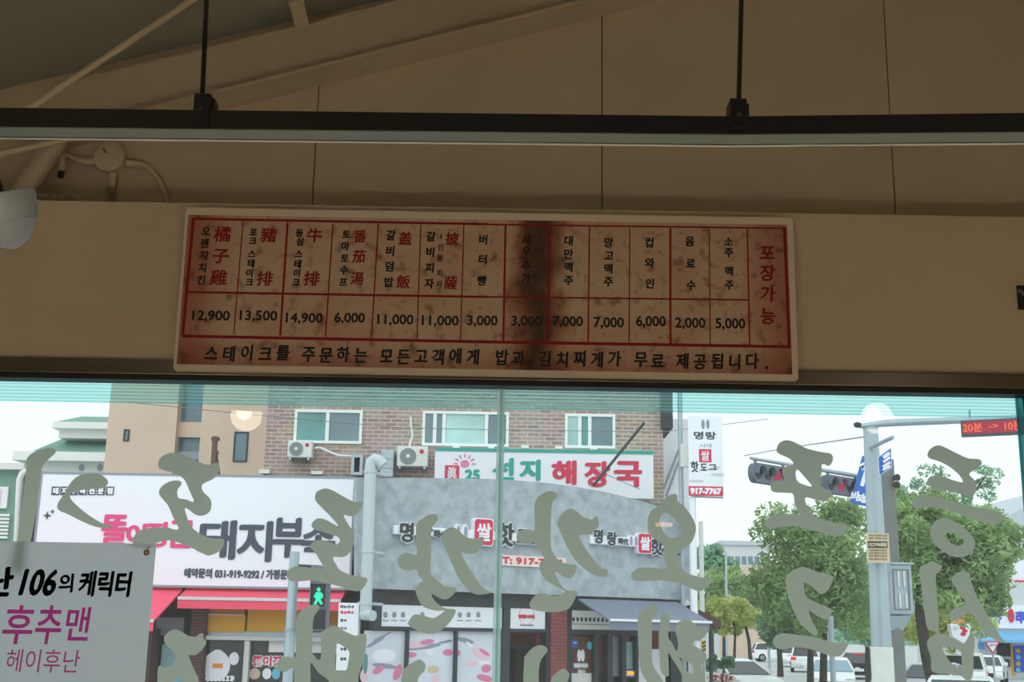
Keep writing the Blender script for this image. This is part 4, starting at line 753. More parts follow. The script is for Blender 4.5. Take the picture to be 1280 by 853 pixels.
b0, b1 = FC.uz(762, 773, D2)[0], FC.uz(889, 780, D2)[0]; zt2, zb2 = zb_-.06, FC.uz(826, 776.5, D2)[1]
MB().hexa([FC.pt(a0, zt2-.04, .03), FC.pt(a1, zt2-.04, .03), FC.pt(a1, zt2, .03), FC.pt(a0, zt2, .03), FC.pt(b0, zb2-.04, D2), FC.pt(b1, zb2-.04, D2), FC.pt(b1, zb2, D2), FC.pt(b0, zb2, D2)]).build('canopy', M['greyawn'], aw)
MB().fbox(FC, b0, b1, zb2-.03, zb2+.02, D2, D2+.04).build('front_bar', M['white'], aw); MB().fbox(FC, b0+.05, b1-.05, zb2-.2, zb2-.02, D2-.02, D2).build('valance', M['greyawn'], aw)
for u in (a0+.6, a1-.3): MB().tube([FC.pt(u, zt2-.12, .02), FC.pt(u+(b0-a0)*.9, zb2-.06, D2-.1)], .02, 8).build('folding_arm', M['frame'], aw)
br_ = thing('brown_eave', FC.pt(uR+.8, 2.6, .0), 'dark brown side eave with posts past the grey awning', 'eave')
e0, e1, e2, e3 = P(862, 757, 29.4), P(901, 776, 29.4), P(901, 787, 29.4), P(866, 770, 29.4)
MB().hexa([e0, e1, e2, e3]+[v+Vector((0, 4, 0)) for v in (e0, e1, e2, e3)]).build('eave_roof', M['brownawn'], br_)
for x, y in ((888, 788),): MB().tube([P(x, y-4, 29.6+(x-889)*.1), P(x+1.5, 880, 29.6+(x-889)*.1)], .045, 8).build('eave_post', M['darkedge'], br_)
# signs of the corner shop
def hot_sign(spec, lb, s, boxr):
    t = thing('letter_sign', FC.pt(FC.uz(*spec[0][1])[0], FC.uz(*spec[0][1])[1], .1), lb, 'sign', 'raised letter signs on the grey fascia')
    u0, u1, z0, z1 = R(*boxr); MB().fbox(FC, u0, u1, z0, z1, 0, .1).build('backing_plate', M['white'], t, bevel=.02)
    for ch, (x, y), h, kind in spec:
        hm = h/61.0
        if kind == 'red':
            u, z = FC.uz(x, y); w_ = hm*.5; rd = .3*w_
            lp = []
            for cx, cz, a0 in ((u+w_-rd, z+w_*1.22-rd, 0), (u-w_+rd, z+w_*1.22-rd, 90), (u-w_+rd, z-w_*1.22+rd, 180), (u+w_-rd, z-w_*1.22+rd, 270)):
                lp += [(cx+rd*math.cos(math.radians(a0+k*18)), cz+rd*math.sin(math.radians(a0+k*18))) for k in range(6)]
            big = [(u+(a-u)*1.14, z+(b-z)*1.1) for a, b in lp]
            MB().prism(FC, [big], 0, .13).build('white_edge', M['white'], t, smooth=False); pl_ = MB().prism(FC, [lp], .13, .15).build('red_block', M['sred'], t, smooth=False)
            MB().char(FC, ch, (u, z), hm*.78, .152, .012).build('white_character', M['white'], pl_)
        elif kind == 'dog':
            u, z = FC.uz(x, y)
            for q in (-1, 1):
                MB().disc(FC, u+q*hm*.22, z, hm*.17, hm*.42, 0, .12).build('white_edge', M['white'], t); MB().disc(FC, u+q*hm*.22, z, hm*.11, hm*.34, .12, .13).build('hotdog_mark', M['postergrey'], t)
        else:
            MB().char(FC, ch, FC.uz(x, y), hm, .11, hm*.10, None, 0, .95).build('white_edge', M['white'], t)
            MB().char(FC, ch, FC.uz(x, y), hm, .125, hm*.028, (.6, hm*.05), 0, .95).build('dark_lettering', M['darkedge'], t)
hot_sign([('명', (505, 666), 22, ''), ('랑', (528, 668), 22, ''), ('時', (543, 668), 9, ''), ('代', (551, 670), 9, ''), ('', (574, 666), 24, 'dog'), ('쌀', (600.5, 666), 26, 'red'), ('핫', (628, 669), 27, ''), ('도', (650, 671), 20, ''), ('그', (668, 673), 20, '')], 'white edged letter sign with red block before the glass joint', 1, (490, 663, 678, 674))
hot_sign([('명', (744, 671), 17, ''), ('랑', (761, 674), 17, ''), ('時', (772, 677), 8, ''), ('代', (778, 678), 8, ''), ('', (788, 677), 19, 'dog'), ('쌀', (801.5, 680), 21, 'red'), ('핫', (817, 684), 21, ''), ('도', (831, 687), 15, ''), ('그', (843, 689), 15, '')], 'smaller white edged letter sign with red block nearer the street corner', .8, (736, 673, 846, 684))
pn_ = thing('phone_sign', FC.pt(FC.uz(662, 702)[0], FC.uz(662, 708)[1], .05), 'narrow cream phone number strip low on the grey fascia', 'sign')
MB().fbox(FC, *R(622, 696, 706, 709), 0, .04).build('strip_board', mat('cream_strip', (235, 220, 214), .5), pn_); MB().text(FC, 'T: 917-7767', R(626, 698, 702, 707), .042, .012).build('red_lettering', M['sred'], pn_)
# haejangguk sign on the parapet
FM = Fr((0, 30.2)); hg = thing('soup_shop_sign', FM.pt(FM.uz(680, 600)[0], FM.uz(680, 615)[1]), 'long white sign with teal and red lettering below the brick windows', 'sign')
r = FM.rect(543, 563, 817, 622); MB().fbox(FM, *r, -.8, 0).build('sign_box', M['white'], hg, bevel=.02); MB().fbox(FM, r[0], r[1], r[3]-.06, r[3]+.02, -.5, .02).build('teal_edge', M['teal'], hg)
for ch, x0, y0, x1, y1, m in (('선', 616, 573, 642, 601, 'teal'), ('지', 650, 575, 675, 601, 'teal'), ('해', 690, 576, 720, 606, 'sred'), ('장', 731, 577, 762, 609, 'sred'), ('국', 768, 577, 802, 609, 'sred')): MB().text(FM, ch, FM.rect(x0, y0, x1, y1), .01, .018, (.5, .035)).build('teal_lettering' if m == 'teal' else 'red_lettering', M[m], hg)
MB().text(FM, '25', FM.rect(581, 587, 600, 601), .01, .02).build('teal_lettering', M['teal'], hg)
q = MB().fbox(FM, *FM.rect(556, 582, 574, 600.5), 0, .015).build('red_square', M['sred'], hg); MB().text(FM, '眞', FM.rect(559, 584, 571, 599), .017, .004).build('white_character', M['white'], q)
u, z = FM.uz(581, 580); sunm = MB().disc(FM, u, z, .11, .09, 0, .012)
for k in range(7):
    a = math.radians(k*30); sunm.seg(FM, (u+.17*math.cos(a), z+.15*math.sin(a)), (u+.27*math.cos(a), z+.24*math.sin(a)), .035, 0, .012)
sunm.build('sun_symbol', M['posterpink'], hg)
tag(MB().tube([P(805, 529, 29.6), P(742, 607, 29.2)], .035, 8).build('sign_strut', M['darkedge']), 'dark diagonal strut crossing the soup shop sign', 'strut')
# big pipe in front of the fascia
bp_ = thing('exhaust_pipe', P(463, 680, 24.3), 'thick pale grey exhaust pipe running down between the two shops', 'pipe')
MB().tube([P(x, y, 24.2) for x, y in ((479, 582), (474, 576), (468, 574), (464.5, 577), (463, 586), (462, 620), (457, 768))], .115, 16).build('pipe_run', M['pvc'], bp_)
for y, x in ((590, 462.8), (690, 459.6), (755, 457.4)): MB().tube([P(x, y-1.6, 24.2), P(x, y+1.6, 24.2)], .13, 16).tube([P(x, y, 24.2), P(x, y, 24.2)+Vector((.25, .62, 0))], .03, 8).build('pipe_collar', M['pvc'], bp_)
MB().tube([P(454, 769, 24.2), P(466, 770, 24.0)], .10, 16).build('pipe_foot', M['pvc'], bp_)
tag(MB().tube([P(449.5, 752, 24.4), P(448, 800, 24.4), P(446, 850, 24.4), (P(446, 850, 24.4).x, 24.4, .15)], .03, 8).build('thin_pipe', M['galv']), 'thin grey pipe beside the white menu poster', 'pipe')

# ---- beyond the corner
t_ = thing('white_annex', P(845, 600, 33), 'bright white annex wall with slanted rails past the brick building', 'building')
FA = Fr((0, 33)); MB().fbox(FA, FA.uz(829, 600)[0], FA.uz(861, 600)[0], 0, FA.uz(845, 524)[1], -4, 0).build('wall', M['white'], t_)
for a, b in (((829, 612), (848, 563)), ((832, 622), (849, 575))): MB().tube([FA.pt(*FA.uz(*a), .15), FA.pt(*FA.uz(*b), .15)], .03, 8).build('stair_rail', M['galv'], t_)
bs = thing('banner_sign', P(882, 620, 28), 'upright white street banner with black lettering and pink phone strip', 'banner')
FV = Fr((0, 28)); r = FV.rect(860.5, 521, 903.5, 620.5)
MB().fbox(FV, *r, 0, .03).build('banner_sheet', M['white'], bs); MB().fbox(FV, *FV.rect(860.5, 608.5, 903.5, 620.5), .03, .034).build('pink_strip', M['sred'], bs)
MB().text(FV, '917-7767', FV.rect(862.5, 610.3, 901.5, 618.6), .036, .014).build('white_lettering', M['white'], bs)
MB().text(FV, '명랑', FV.rect(867, 540, 895, 550), .032, .007).build('black_lettering', M['darkedge'], bs); MB().text(FV, '시대', FV.rect(874, 555, 889, 560), .032, .002).build('black_lettering', M['greywin'], bs)
q = MB().fbox(FV, *FV.rect(873.5, 562, 889, 578.5), .03, .034).build('red_block', M['sred'], bs); MB().text(FV, '쌀', FV.rect(876, 564, 886.5, 576.5), .036, .004).build('white_character', M['white'], q)
for ch, x0, y0, x1, y1 in (('핫', 863, 577, 873, 591), ('도', 875, 580, 884, 589), ('그', 885, 581, 896, 588)): MB().text(FV, ch, FV.rect(x0, y0, x1, y1), .032, .008).build('black_lettering', M['darkedge'], bs)
for x in (878.5, 884.5): MB().disc(FV, *FV.uz(x, 531), .04, .11, .03, .033).build('hotdog_mark', M['greywin'], bs)
for x, y, w_ in ((870, 602, .18), (894, 585, .12), (897, 594, .16)): MB().disc(FV, *FV.uz(x, y), w_, .035, .03, .032).build('brush_mark', M['farwall'], bs)
bp2 = thing('banner_pole', (P(867, 700, 28.1).x, 28.1, 0), 'white pole carrying the upright street banner', 'pole')
MB().tube([(P(866.5, 700, 28.1).x, 28.1, 0), (P(866.5, 700, 28.1).x, 28.1, P(866, 622, 28.1).z)], .085, 12).build('post', M['white'], bp2); MB().tube([P(863, 621, 28.05), P(904, 622.5, 28.05)], .02, 8).build('lower_bar', M['galv'], bp2)
tag(MB().tube([(P(876, 700, 34).x, 34, 0), P(876, 652, 34)], .07, 10).build('thin_post', M['offwhite']), 'thin pale post standing just past the banner pole', 'post')
gp = thing('grey_post', (P(851, 560, 28.6).x, 28.6, 0), 'tall slim grey pole with a pale box beside the street banner', 'pole')
MB().tube([(P(852, 640, 28.6).x, 28.6, 0), P(849, 440, 28.6)], .06, 10).build('post', M['galv'], gp); MB().fbox(Fr((0, 28.5)), *Fr((0, 28.5)).rect(850, 556, 860, 585), 0, .15).build('pale_box', M['offwhite'], gp, bevel=.01)

# ---- poles, signals and signs
def vpole(px, py, Y, r0, r1, ztop, name, m, parent):
    x = P(px, py, Y).x; return MB().tube([(x, Y, 0), (x, Y, ztop*.5), (x, Y, ztop)], [r0, (r0+r1)/2, r1], 18).build(name, m, parent)
sp_ = thing('signal_pole', (P(363, 770, 22).x, 22, 0), 'slim galvanised pole before the red awning', 'pole')
vpole(364, 770, 22, .095, .085, P(367, 690, 22).z, 'post', M['steel'], sp_)
MB().tube([P(367, 707, 22), P(402, 709, 22)], .025, 8).build('bracket_arm', M['darkedge'], sp_)
for y in (787, 788.5): MB().tube([P(362.5, y-1, 22), P(362.5, y+1, 22)], .105, 16).build('clamp_band', M['galv'], sp_)
pd = thing('pedestrian_signal', P(399, 760, 22), 'dark pedestrian signal showing a green walking figure', 'traffic light')
FP = Fr((0, 21.9)); MB().fbox(FP, *FP.rect(387.5, 708, 411.5, 790), -.15, .1).build('housing', M['sigbody'], pd, bevel=.02)
for nm, y0, y1 in (('green_lens', 731, 759), ('red_lens_off', 762, 787)): MB().fbox(FP, *FP.rect(390, y0, 409, y1), .1, .115).build(nm, M['sigdark'], pd)
MB().fframe(FP, *FP.rect(389, 729.5, 410, 760.5), .1, .2, .015).build('visor', M['sigbody'], pd); MB().fframe(FP, *FP.rect(389, 761.5, 410, 788.5), .1, .2, .015).build('visor', M['sigbody'], pd)
mf = MB(); q = lambda x, y: FP.uz(x, y)
mf.disc(FP, *q(399.7, 737.5), .032, .036, .115, .125, 14)
for a, b, w_ in (((399.5, 741), (399, 749.5), .1), ((399, 749), (394.5, 756), .042), ((399.5, 749), (403.5, 756), .042), ((398, 742), (394, 747), .032), ((401, 742), (404.5, 744.5), .03), ((404.5, 744.5), (403.5, 748), .026)): mf.seg(FP, q(*a), q(*b), w_, .115, .125)
mf.build('walking_figure', M['mangreen'], pd)

tp = thing('traffic_pole', (P(1097, 700, 14.5).x, 14.5, 0), 'thick galvanised traffic pole with street name plate', 'pole')
x_ = P(1096.5, 700, 14.5).x
MB().tube([(x_, 14.5, 0), (x_, 14.5, 2), (x_, 14.5, P(1093, 535, 14.5).z)], [.125, .118, .085], 20).build('post', M['steel'], tp)
MB().tube([(x_, 14.5, 1.35), (x_, 14.5, 2.2)], .127, 20).build('white_sleeve', M['offwhite'], tp)
MB().tube([P(1076, 533, 14.5), P(1110, 529, 14.5), P(1300, 522, 14.5), P(1500, 516, 14.5)], [.03, .045, .04, .03], 10).build('mast_arm', M['galv'], tp)
FX = Fr((0, 14.3)); MB().tube([P(1088, 560, 14.4), P(1116, 547, 14.0)], .025, 8).build('bracket', M['galv'], tp)
zs = P(1076, 532, 14.4); MB().lathe(zs, (-1, 0, .1), [(0, .03), (.05, .035), (.08, .02), (.08, 0)], 12).build('camera_head', M['darkedge'], tp)
def quad_sign(Y, corners, thick=.03):
    F = Fr((0, Y)); return F, MB().prism(F, [[F.uz(*c) for c in corners]], -thick, 0)
st_ = thing('street_sign', P(1106, 576, 14.0), 'small blue street name plate on the thick traffic pole', 'sign')
F, m_ = quad_sign(14.05, ((1098.5, 572), (1113.5, 561), (1114, 584), (1100, 594))); m_.build('plate', M['blue'], st_, smooth=False)
_, m_ = quad_sign(14.06, ((1097.8, 571), (1114.3, 559.6), (1114.8, 585), (1099.4, 595.4)), .02); m_.build('white_edge', M['white'], st_, smooth=False)
for k, (a, b) in enumerate((((1104, 572.5), (1112, 566.5)), ((1104, 578), (1112.5, 572)), ((1103.5, 584), (1112.5, 578)), ((1103.5, 588), (1112.5, 582.5)))): MB().seg(F, F.uz(*a), F.uz(*b), .028 if k else .04, 0, .006).build('white_line', M['white'], st_)
cs = thing('cctv_sign', P(1097, 685, 14.2), 'cream notice plate fixed on the thick traffic pole', 'sign')
FZ = Fr((0, 14.33)); MB().fbox(FZ, *FZ.rect(1083, 667, 1111.5, 704), 0, .012).build('plate', M['plate'], cs)
bd = MB().fbox(FZ, *FZ.rect(1084.5, 677, 1109, 685.5), .012, .015).build('dark_band', M['darkedge'], cs); MB().text(FZ, 'CCTV녹화중', FZ.rect(1085.5, 678.5, 1108, 684), .017, .003).build('pale_lettering', M['plate'], bd)
for y in (670, 673.5, 688.5, 692, 695.5, 699.5): MB().text(FZ, '쓰레기 무단투기 금지' if y < 680 else '이곳은 촬영구역 입니다', FZ.rect(1085.5, y-1.4, 1108.5, y+1.4), .014, .001).build('notice_lettering', M['brown'], cs)
cp = thing('concrete_pole', (P(1122, 820, 16).x, 16, 0), 'dark concrete pole carrying a grey control cabinet', 'pole')
xc = P(1121.5, 820, 16).x; MB().tube([(xc, 16, 0), (xc, 16, P(1111, 575, 16).z)], [.105, .085], 18).build('post', M['concretepole'], cp)
cb_ = MB().fbox(Fr((0, 15.85)), *Fr((0, 15.85)).rect(1112, 705, 1141, 769), -.3, 0).build('control_cabinet', M['galv'], cp, bevel=.02)
FY = Fr((0, 15.84)); MB().fframe(FY, *FY.rect(1117, 712, 1137, 763), -.005, .008, .012).build('door_seam', M['concretepole'], cb_); MB().fbox(FY, *FY.rect(1112, 703.5, 1141.5, 706), -.32, .03).build('cabinet_roof', M['galv'], cb_)
for x0, y0, x1, y1 in ((1122, 714, 1124, 734), (1129, 714, 1131, 734), (1124, 742, 1126, 760), (1132, 742, 1134, 760)): MB().fbox(FY, *FY.rect(x0, y0, x1, y1), 0, .01).build('door_rib', M['offwhite'], cb_)
MB().hexa([FY.pt(*FY.uz(1114, 770), -.3), FY.pt(*FY.uz(1140, 770), -.3), FY.pt(*FY.uz(1140, 770), 0), FY.pt(*FY.uz(1114, 770), 0), FY.pt(*FY.uz(1116, 788), -.25), FY.pt(*FY.uz(1131, 789), -.25), FY.pt(*FY.uz(1131, 789), -.08), FY.pt(*FY.uz(1116, 788), -.08)]).build('cabinet_base', M['steel'], cp)
for y in (598, 607): 
    p = P(1117, y, 15.9); MB().lathe(p, (.4, -1, 0), [(0, .02), (.06, .045), (.08, .045), (.08, 0)], 12).build('camera', M['sigdark'], cp)
# far mast arm with two horizontal signals
m0, m1 = P(938, 573, 27), P(1108, 606, 30.6); m1.z = m0.z
ma = thing('mast_arm_pole', (m1.x, m1.y, 0), 'far signal mast with a long horizontal arm over the junction', 'pole')
MB().tube([(m1.x, m1.y, 0), (m1.x, m1.y, m1.z+.4)], [.14, .1], 14).build('post', M['steel'], ma); MB().tube([m1, m0], [.06, .035], 10).build('arm', M['galv'], ma)
FM2 = Fr((m0.x, m0.y), (m1.x-m0.x, m1.y-m0.y))
def hsignal(xa, xb, lb, redat):
    ua = FM2.uz(xa, 586)[0]; ub = FM2.uz(xb, 600)[0]; L_ = ub-ua; t = thing('traffic_signal', FM2.pt((ua+ub)/2, m0.z-.3), lb, 'traffic light', 'four lamp signals on the far mast arm')
    zc_ = m0.z-.30; hh = .215
    lp = []
    for cx, a0 in ((ub-hh*.7, -90), (ua+hh*.7, 90)): lp += [(cx+hh*.7*math.cos(math.radians(a0+k*22.5)), zc_+hh*math.sin(math.radians(a0+k*22.5))) for k in range(9)]
    MB().prism(FM2, [lp], -.12, .05).build('housing', M['sigbody'], t, smooth=False)
    for k in range(4):
        u = ua+L_*(k+.5)/4; rr = .135
        MB().disc(FM2, u, zc_, rr*.85, rr, .05, .07).build('lens', M['manred' if k == redat else 'sigdark'], t)
        hood = MB(); n = 14
        for i in range(n):
            a = math.radians(-10+200*i/n); b = math.radians(-10+200*(i+1)/n); q = [(u+rr*math.cos(a), zc_+rr*1.08*math.sin(a)), (u+rr*math.cos(b), zc_+rr*1.08*math.sin(b))]
            hood.add([FM2.pt(*q[0], .05), FM2.pt(*q[1], .05), FM2.pt(*q[1], .18), FM2.pt(*q[0], .18)], [(0, 1, 2, 3)])
        h_ = hood.build('visor', M['sigbody'], t, smooth=True)
    for u in (ua+L_*.12, ub-L_*.12): MB().fbox(FM2, u-.02, u+.02, zc_+hh-.02, m0.z+.03, -.06, .0).build('hanger', M['siggrey'], t)
hsignal(940, 986, 'four lamp traffic signal at the free end of the far mast arm', 2)
hsignal(1030, 1076, 'four lamp traffic signal on the far mast arm beside the blue turn sign', 1)
bt2 = thing('turn_sign', P(1077, 600, 29.4), 'tilted blue sign with a white arrow behind the traffic pole', 'sign')
F, m_ = quad_sign(29.4, ((1078, 570), (1096, 573), (1086, 634), (1063, 629))); m_.build('plate', M['blue'], bt2, smooth=False)
MB().seg(F, F.uz(1077, 608), F.uz(1083, 588), .09, 0, .02).seg(F, F.uz(1083.5, 589), F.uz(1077, 583), .08, 0, .02).prism(F, [[F.uz(1074, 581), F.uz(1081, 577.5), F.uz(1078, 589)]], 0, .02).build('white_arrow', M['white'], bt2, smooth=False)
MB().tube([P(1074, 600, 29.38+.05), P(1074, 599, 30.1)], .04, 8).build('arm_bracket', M['galv'], bt2)
for ch, x, y in (('비', 1068.5, 620), ('보', 1075, 622), ('호', 1082, 624)): MB().char(F, ch, F.uz(x, y), .19, .012, .012, None, .25).build('white_lettering', M['white'], bt2)
# LED board
FE = Fr((P(1201, 536, 13.6).x, 13.6), (1, -.45)); le = thing('led_sign', P(1240, 545, 13.5), 'red LED message board hanging from the pole arm', 'sign')
r = FE.rect(1201.5, 527.5, 1290, 546); zz0, zz1 = FE.uz(1202, 546)[1], FE.uz(1202, 526)[1]; MB().fbox(FE, 0, r[1], zz0, zz1, -.08, 0).build('case', M['ledback'], le, bevel=.005)
MB().fbox(FE, .02, r[1]-.02, zz0+.025, zz1-.02, 0, .004).build('lit_panel', M['ledface'], le)
for s, x0, x1 in (('20분', 1203.5, 1228), ('->', 1236, 1248), ('10분', 1256, 1278)):
    u0, u1 = FE.uz(x0, 537)[0], FE.uz(x1, 537)[0]; h_ = (zz1-zz0); MB().text(FE, s, (u0, u1, zz0+.045 if s != '->' else zz0+.08, zz1-.035 if s != '->' else zz1-.055), .006, .002, None).build('led_lettering', M['led'], le)
for u in (.1, r[1]-.1): MB().fbox(FE, u-.012, u+.012, zz1-.01, zz1+.12, -.06, -.03).build('hanger', M['galv'], le)
# yield sign
ys = thing('yield_sign', (P(1242, 830, 34).x, 34, 0), 'red edged triangular yield sign on a thin post', 'sign')
FYs = Fr((0, 33.95)); tri = [FYs.uz(*c) for c in ((1230.5, 802.5), (1250, 802), (1241.2, 818.5))]; cx, cz = sum(a for a, b in tri)/3, sum(b for a, b in tri)/3
MB().prism(FYs, [tri], -.02, 0).build('red_triangle', M['sred'], ys, smooth=False); MB().prism(FYs, [[(cx+(a-cx)*.72, cz+(b-cz)*.72) for a, b in tri]], 0, .01).build('white_face', M['white'], ys, smooth=False)
MB().text(FYs, '양보', FYs.rect(1236.5, 804.8, 1246, 808.8), .012, .004).build('dark_lettering', M['greywin'], ys); MB().tube([(P(1242, 830, 34).x, 34.03, 0), P(1241.3, 817, 34.03)], .03, 8).build('post', M['steel'], ys)
# white lantern-shaped street board
ws = thing('hanging_board', P(1200, 795, 40), 'white pentagonal street board with an orange top', 'sign')
FW = Fr((0, 40)); MB().prism(FW, [[FW.uz(*c) for c in ((1187.5, 780), (1213.5, 779.5), (1212, 794), (1205.5, 805), (1191, 796))]], -.3, 0).build('white_body', M['white'], ws, smooth=False)
MB().prism(FW, [[FW.uz(*c) for c in ((1192, 779), (1207.5, 770), (1208, 779))]], -.2, .02).build('orange_top', M['orangesign'], ws, smooth=False)
for x, y, m in ((1203, 785, 'sred'), (1206, 789, 'sred'), (1204, 793, 'sred'), (1194, 786, 'farwall')): MB().disc(FW, *FW.uz(x, y), .09, .06, 0, .01).build('mark', M[m], ws)
MB().tube([(P(1207, 830, 40.1).x, 40.15, 0), P(1206, 790, 40.15)], .05, 8).build('post', M['steel'], ws)
# wires
for pts, lb in ((((160, 503, 24), (330, 520, 27), (500, 535, 29), (640, 538, 29.5), (830, 540, 30), (960, 524, 36)), 'thin cable crossing in front of the brick windows'), (((740, 584, 29.4), (772, 600, 29.3), (800, 612, 29.2)), 'thin cable drooping from the strut across the soup shop sign'), (((930, 570, 27), (985, 560, 26), (1090, 545, 15)), 'thin cable strung above the far traffic signals')):
    tag(MB().tube([P(*q) for q in pts], .009, 6).build('overhead_cable', M['wire']), lb, 'cable')

# ---- trees
def leaves(mb, c, rx, ry, rz, n, size, rnd, droop=0):
    for _ in range(n):
        while True:
            v = Vector((rnd.uniform(-1, 1), rnd.uniform(-1, 1), rnd.uniform(-1, 1)))
            if .25 < v.length < 1: break
        v = v.normalized()*(v.length**.5)
        p = Vector((c[0]+v.x*rx, c[1]+v.y*ry, c[2]+v.z*rz)); s = size*rnd.uniform(.6, 1.3)
        a = Vector((rnd.uniform(-1, 1), rnd.uniform(-1, 1), rnd.uniform(-.9, .5)-droop)).normalized()*s; b = a.cross(Vector((rnd.uniform(-1, 1), rnd.uniform(-1, 1), rnd.uniform(-1, 1)))).normalized()*s*.34
        mb.add([p-a, p+b, p+a, p-b], [(0, 1, 2, 3)])
def tree(name, Y, blobs, n, size, m, trunk, lb, cat='tree', group=None, seed=1, droop=.2):
    """blobs: picture centres and radii in px at depth Y (spread in depth as wide as across); trunk: list of px polylines with radius"""
    rnd = random.Random(seed); base = P(trunk[0][0][0][0], trunk[0][0][0][1], Y); t = thing(name, (base.x, Y, 0), lb, cat, group)
    k = Y/FPX; tot = sum(b[2]*b[3] for b in blobs); mb = MB()
    for (cx, cy, rx, ry) in blobs:
        c = P(cx, cy, Y); nb = int(n*rx*ry/tot); lobes = max(6, int(nb/70))
        for _ in range(lobes):
            while True:
                v = Vector((rnd.uniform(-1, 1), rnd.uniform(-1, 1), rnd.uniform(-1, 1)))
                if v.length < 1: break
            q = (c.x+v.x*rx*k*.88, c.y+v.y*rx*k*.8, c.z+v.z*ry*k*.88); rr = rnd.uniform(.16, .30)*min(rx, ry)*k+size
            leaves(mb, q, rr*1.15, rr*1.15, rr*.85, max(5, nb//lobes), size, rnd, droop)
    mb.build('foliage', m, t)
    for pts, r in trunk:
        q = [P(x, y, Y) for x, y in pts]
        if pts is trunk[0][0] or r > .04: q = [Vector((q[0].x, q[0].y, 0))] + q if q[0].z > .05 and pts[0][1] > 790 else q
        MB().tube(q, [r*(1-.5*i/max(1, len(q)-1)) for i in range(len(q))], 10).build('trunk' if r > .09 else 'branch', M['bark'], t)
    return t
tree('street_tree', 42, ((1010, 705, 70, 62), (985, 660, 45, 35), (1050, 650, 45, 32), (1065, 745, 40, 50), (960, 735, 30, 40), (1000, 775, 45, 22), (1035, 700, 40, 60)), 17100, 0.115, M['leafa'], [([(1029, 853), (1030, 800), (1028, 760), (1022, 720)], .15), ([(1030, 775), (1008, 745), (990, 720)], .08), ([(1031, 765), (1050, 735), (1058, 700)], .08)], 'leafy street tree behind the flat bar letter', seed=3)
tree('street_tree', 46, ((1016, 785, 14, 12), (1040, 770, 26, 22)), 1330, 0.115, M['leafd'], [([(1013, 853), (1013, 810), (1016, 780)], .16)], 'dark trunked tree standing beside the leafy street tree', seed=4)
tree('street_tree', 34, ((1150, 665, 62, 42), (1210, 690, 62, 58), (1130, 700, 40, 60), (1245, 680, 34, 50), (1200, 735, 60, 40), (1175, 640, 50, 25), (1110, 640, 18, 40), (1235, 735, 36, 32)), 20900, 0.108, M['leafa'], [([(1166, 853), (1158, 820), (1150, 770), (1150, 730), (1158, 690)], .19), ([(1150, 735), (1180, 715), (1205, 690)], .08), ([(1151, 725), (1132, 690), (1120, 660)], .07)], 'broad street tree behind the control cabinet', seed=5)
tree('street_tree', 60, ((1160, 605, 36, 22), (1232, 600, 22, 26), (1130, 615, 30, 18), (1190, 625, 60, 18)), 2850, 0.115, M['leafb'], [([(1190, 853), (1190, 700), (1186, 640)], .2), ([(1186, 650), (1215, 620), (1236, 590)], .06)], 'sparse tall tree top showing above the broad street tree', seed=6)
tree('street_tree', 85, ((912, 768, 34, 20), (895, 757, 22, 12), (932, 770, 26, 18), (880, 765, 14, 16), (905, 784, 34, 10)), 6650, 0.158, M['leafy'], [([(938, 825), (936, 800), (930, 775)], .17), ([(918, 818), (919, 795), (917, 775)], .12)], 'yellow green street tree beyond the corner shop', seed=7)
tree('street_tree', 75, ((975, 770, 32, 34), (965, 800, 16, 10), (1000, 780, 30, 30)), 6650, 0.158, M['leafd'], [([(975, 826), (973, 800), (975, 770)], .2)], 'dark green tree between the yellow tree and the leafy street tree', seed=8)
tree('street_tree', 120, ((900, 728, 40, 20), (940, 738, 30, 22), (880, 745, 20, 16)), 6650, 0.230, M['leafa'], [([(905, 812), (905, 770), (905, 740)], .2)], 'hazy row-end tree in front of the long white building', seed=9)
tree('street_tree', 132, ((888, 700, 24, 18), (905, 715, 22, 14)), 3420, 0.288, M['leafb'], [([(890, 808), (890, 760), (890, 710)], .25)], 'distant blue green tree beside the thin pale post', seed=10)
tree('street_tree', 55, ((1210, 770, 40, 30), (1180, 790, 40, 24), (1135, 770, 40, 34)), 5700, 0.130, M['leafy'], [([(1110, 853), (1112, 810), (1120, 780)], .12)], 'light green tree behind the white pentagonal board', seed=11)
tree('street_tree', 65, ((1085, 740, 40, 50), (1080, 785, 40, 22)), 6650, 0.144, M['leafb'], [([(1085, 853), (1084, 810), (1082, 770)], .16)], 'blue green tree directly behind the traffic pole', seed=12)
sh = tree('potted_shrub', 44, ((901, 826, 20, 6), (890, 832, 12, 5), (908, 832, 11, 4)), 2090, 0.065, M['leafb'], [([(903, 850), (904, 840), (905, 830)], .04)], 'cloud shaped green shrub with red flowers beneath', 'shrub', seed=13, droop=0)
fl = MB(); leaves(fl, P(902, 848, 44), .5, .3, .12, 160, .06, random.Random(4)); fl.build('red_flowers', M['flower'], sh)
MB().tube([P(903, 853, 44)-Vector((0, 0, .62)), P(903, 853, 44)], [.42, .5], 16).build('planter', M['brown'], sh)
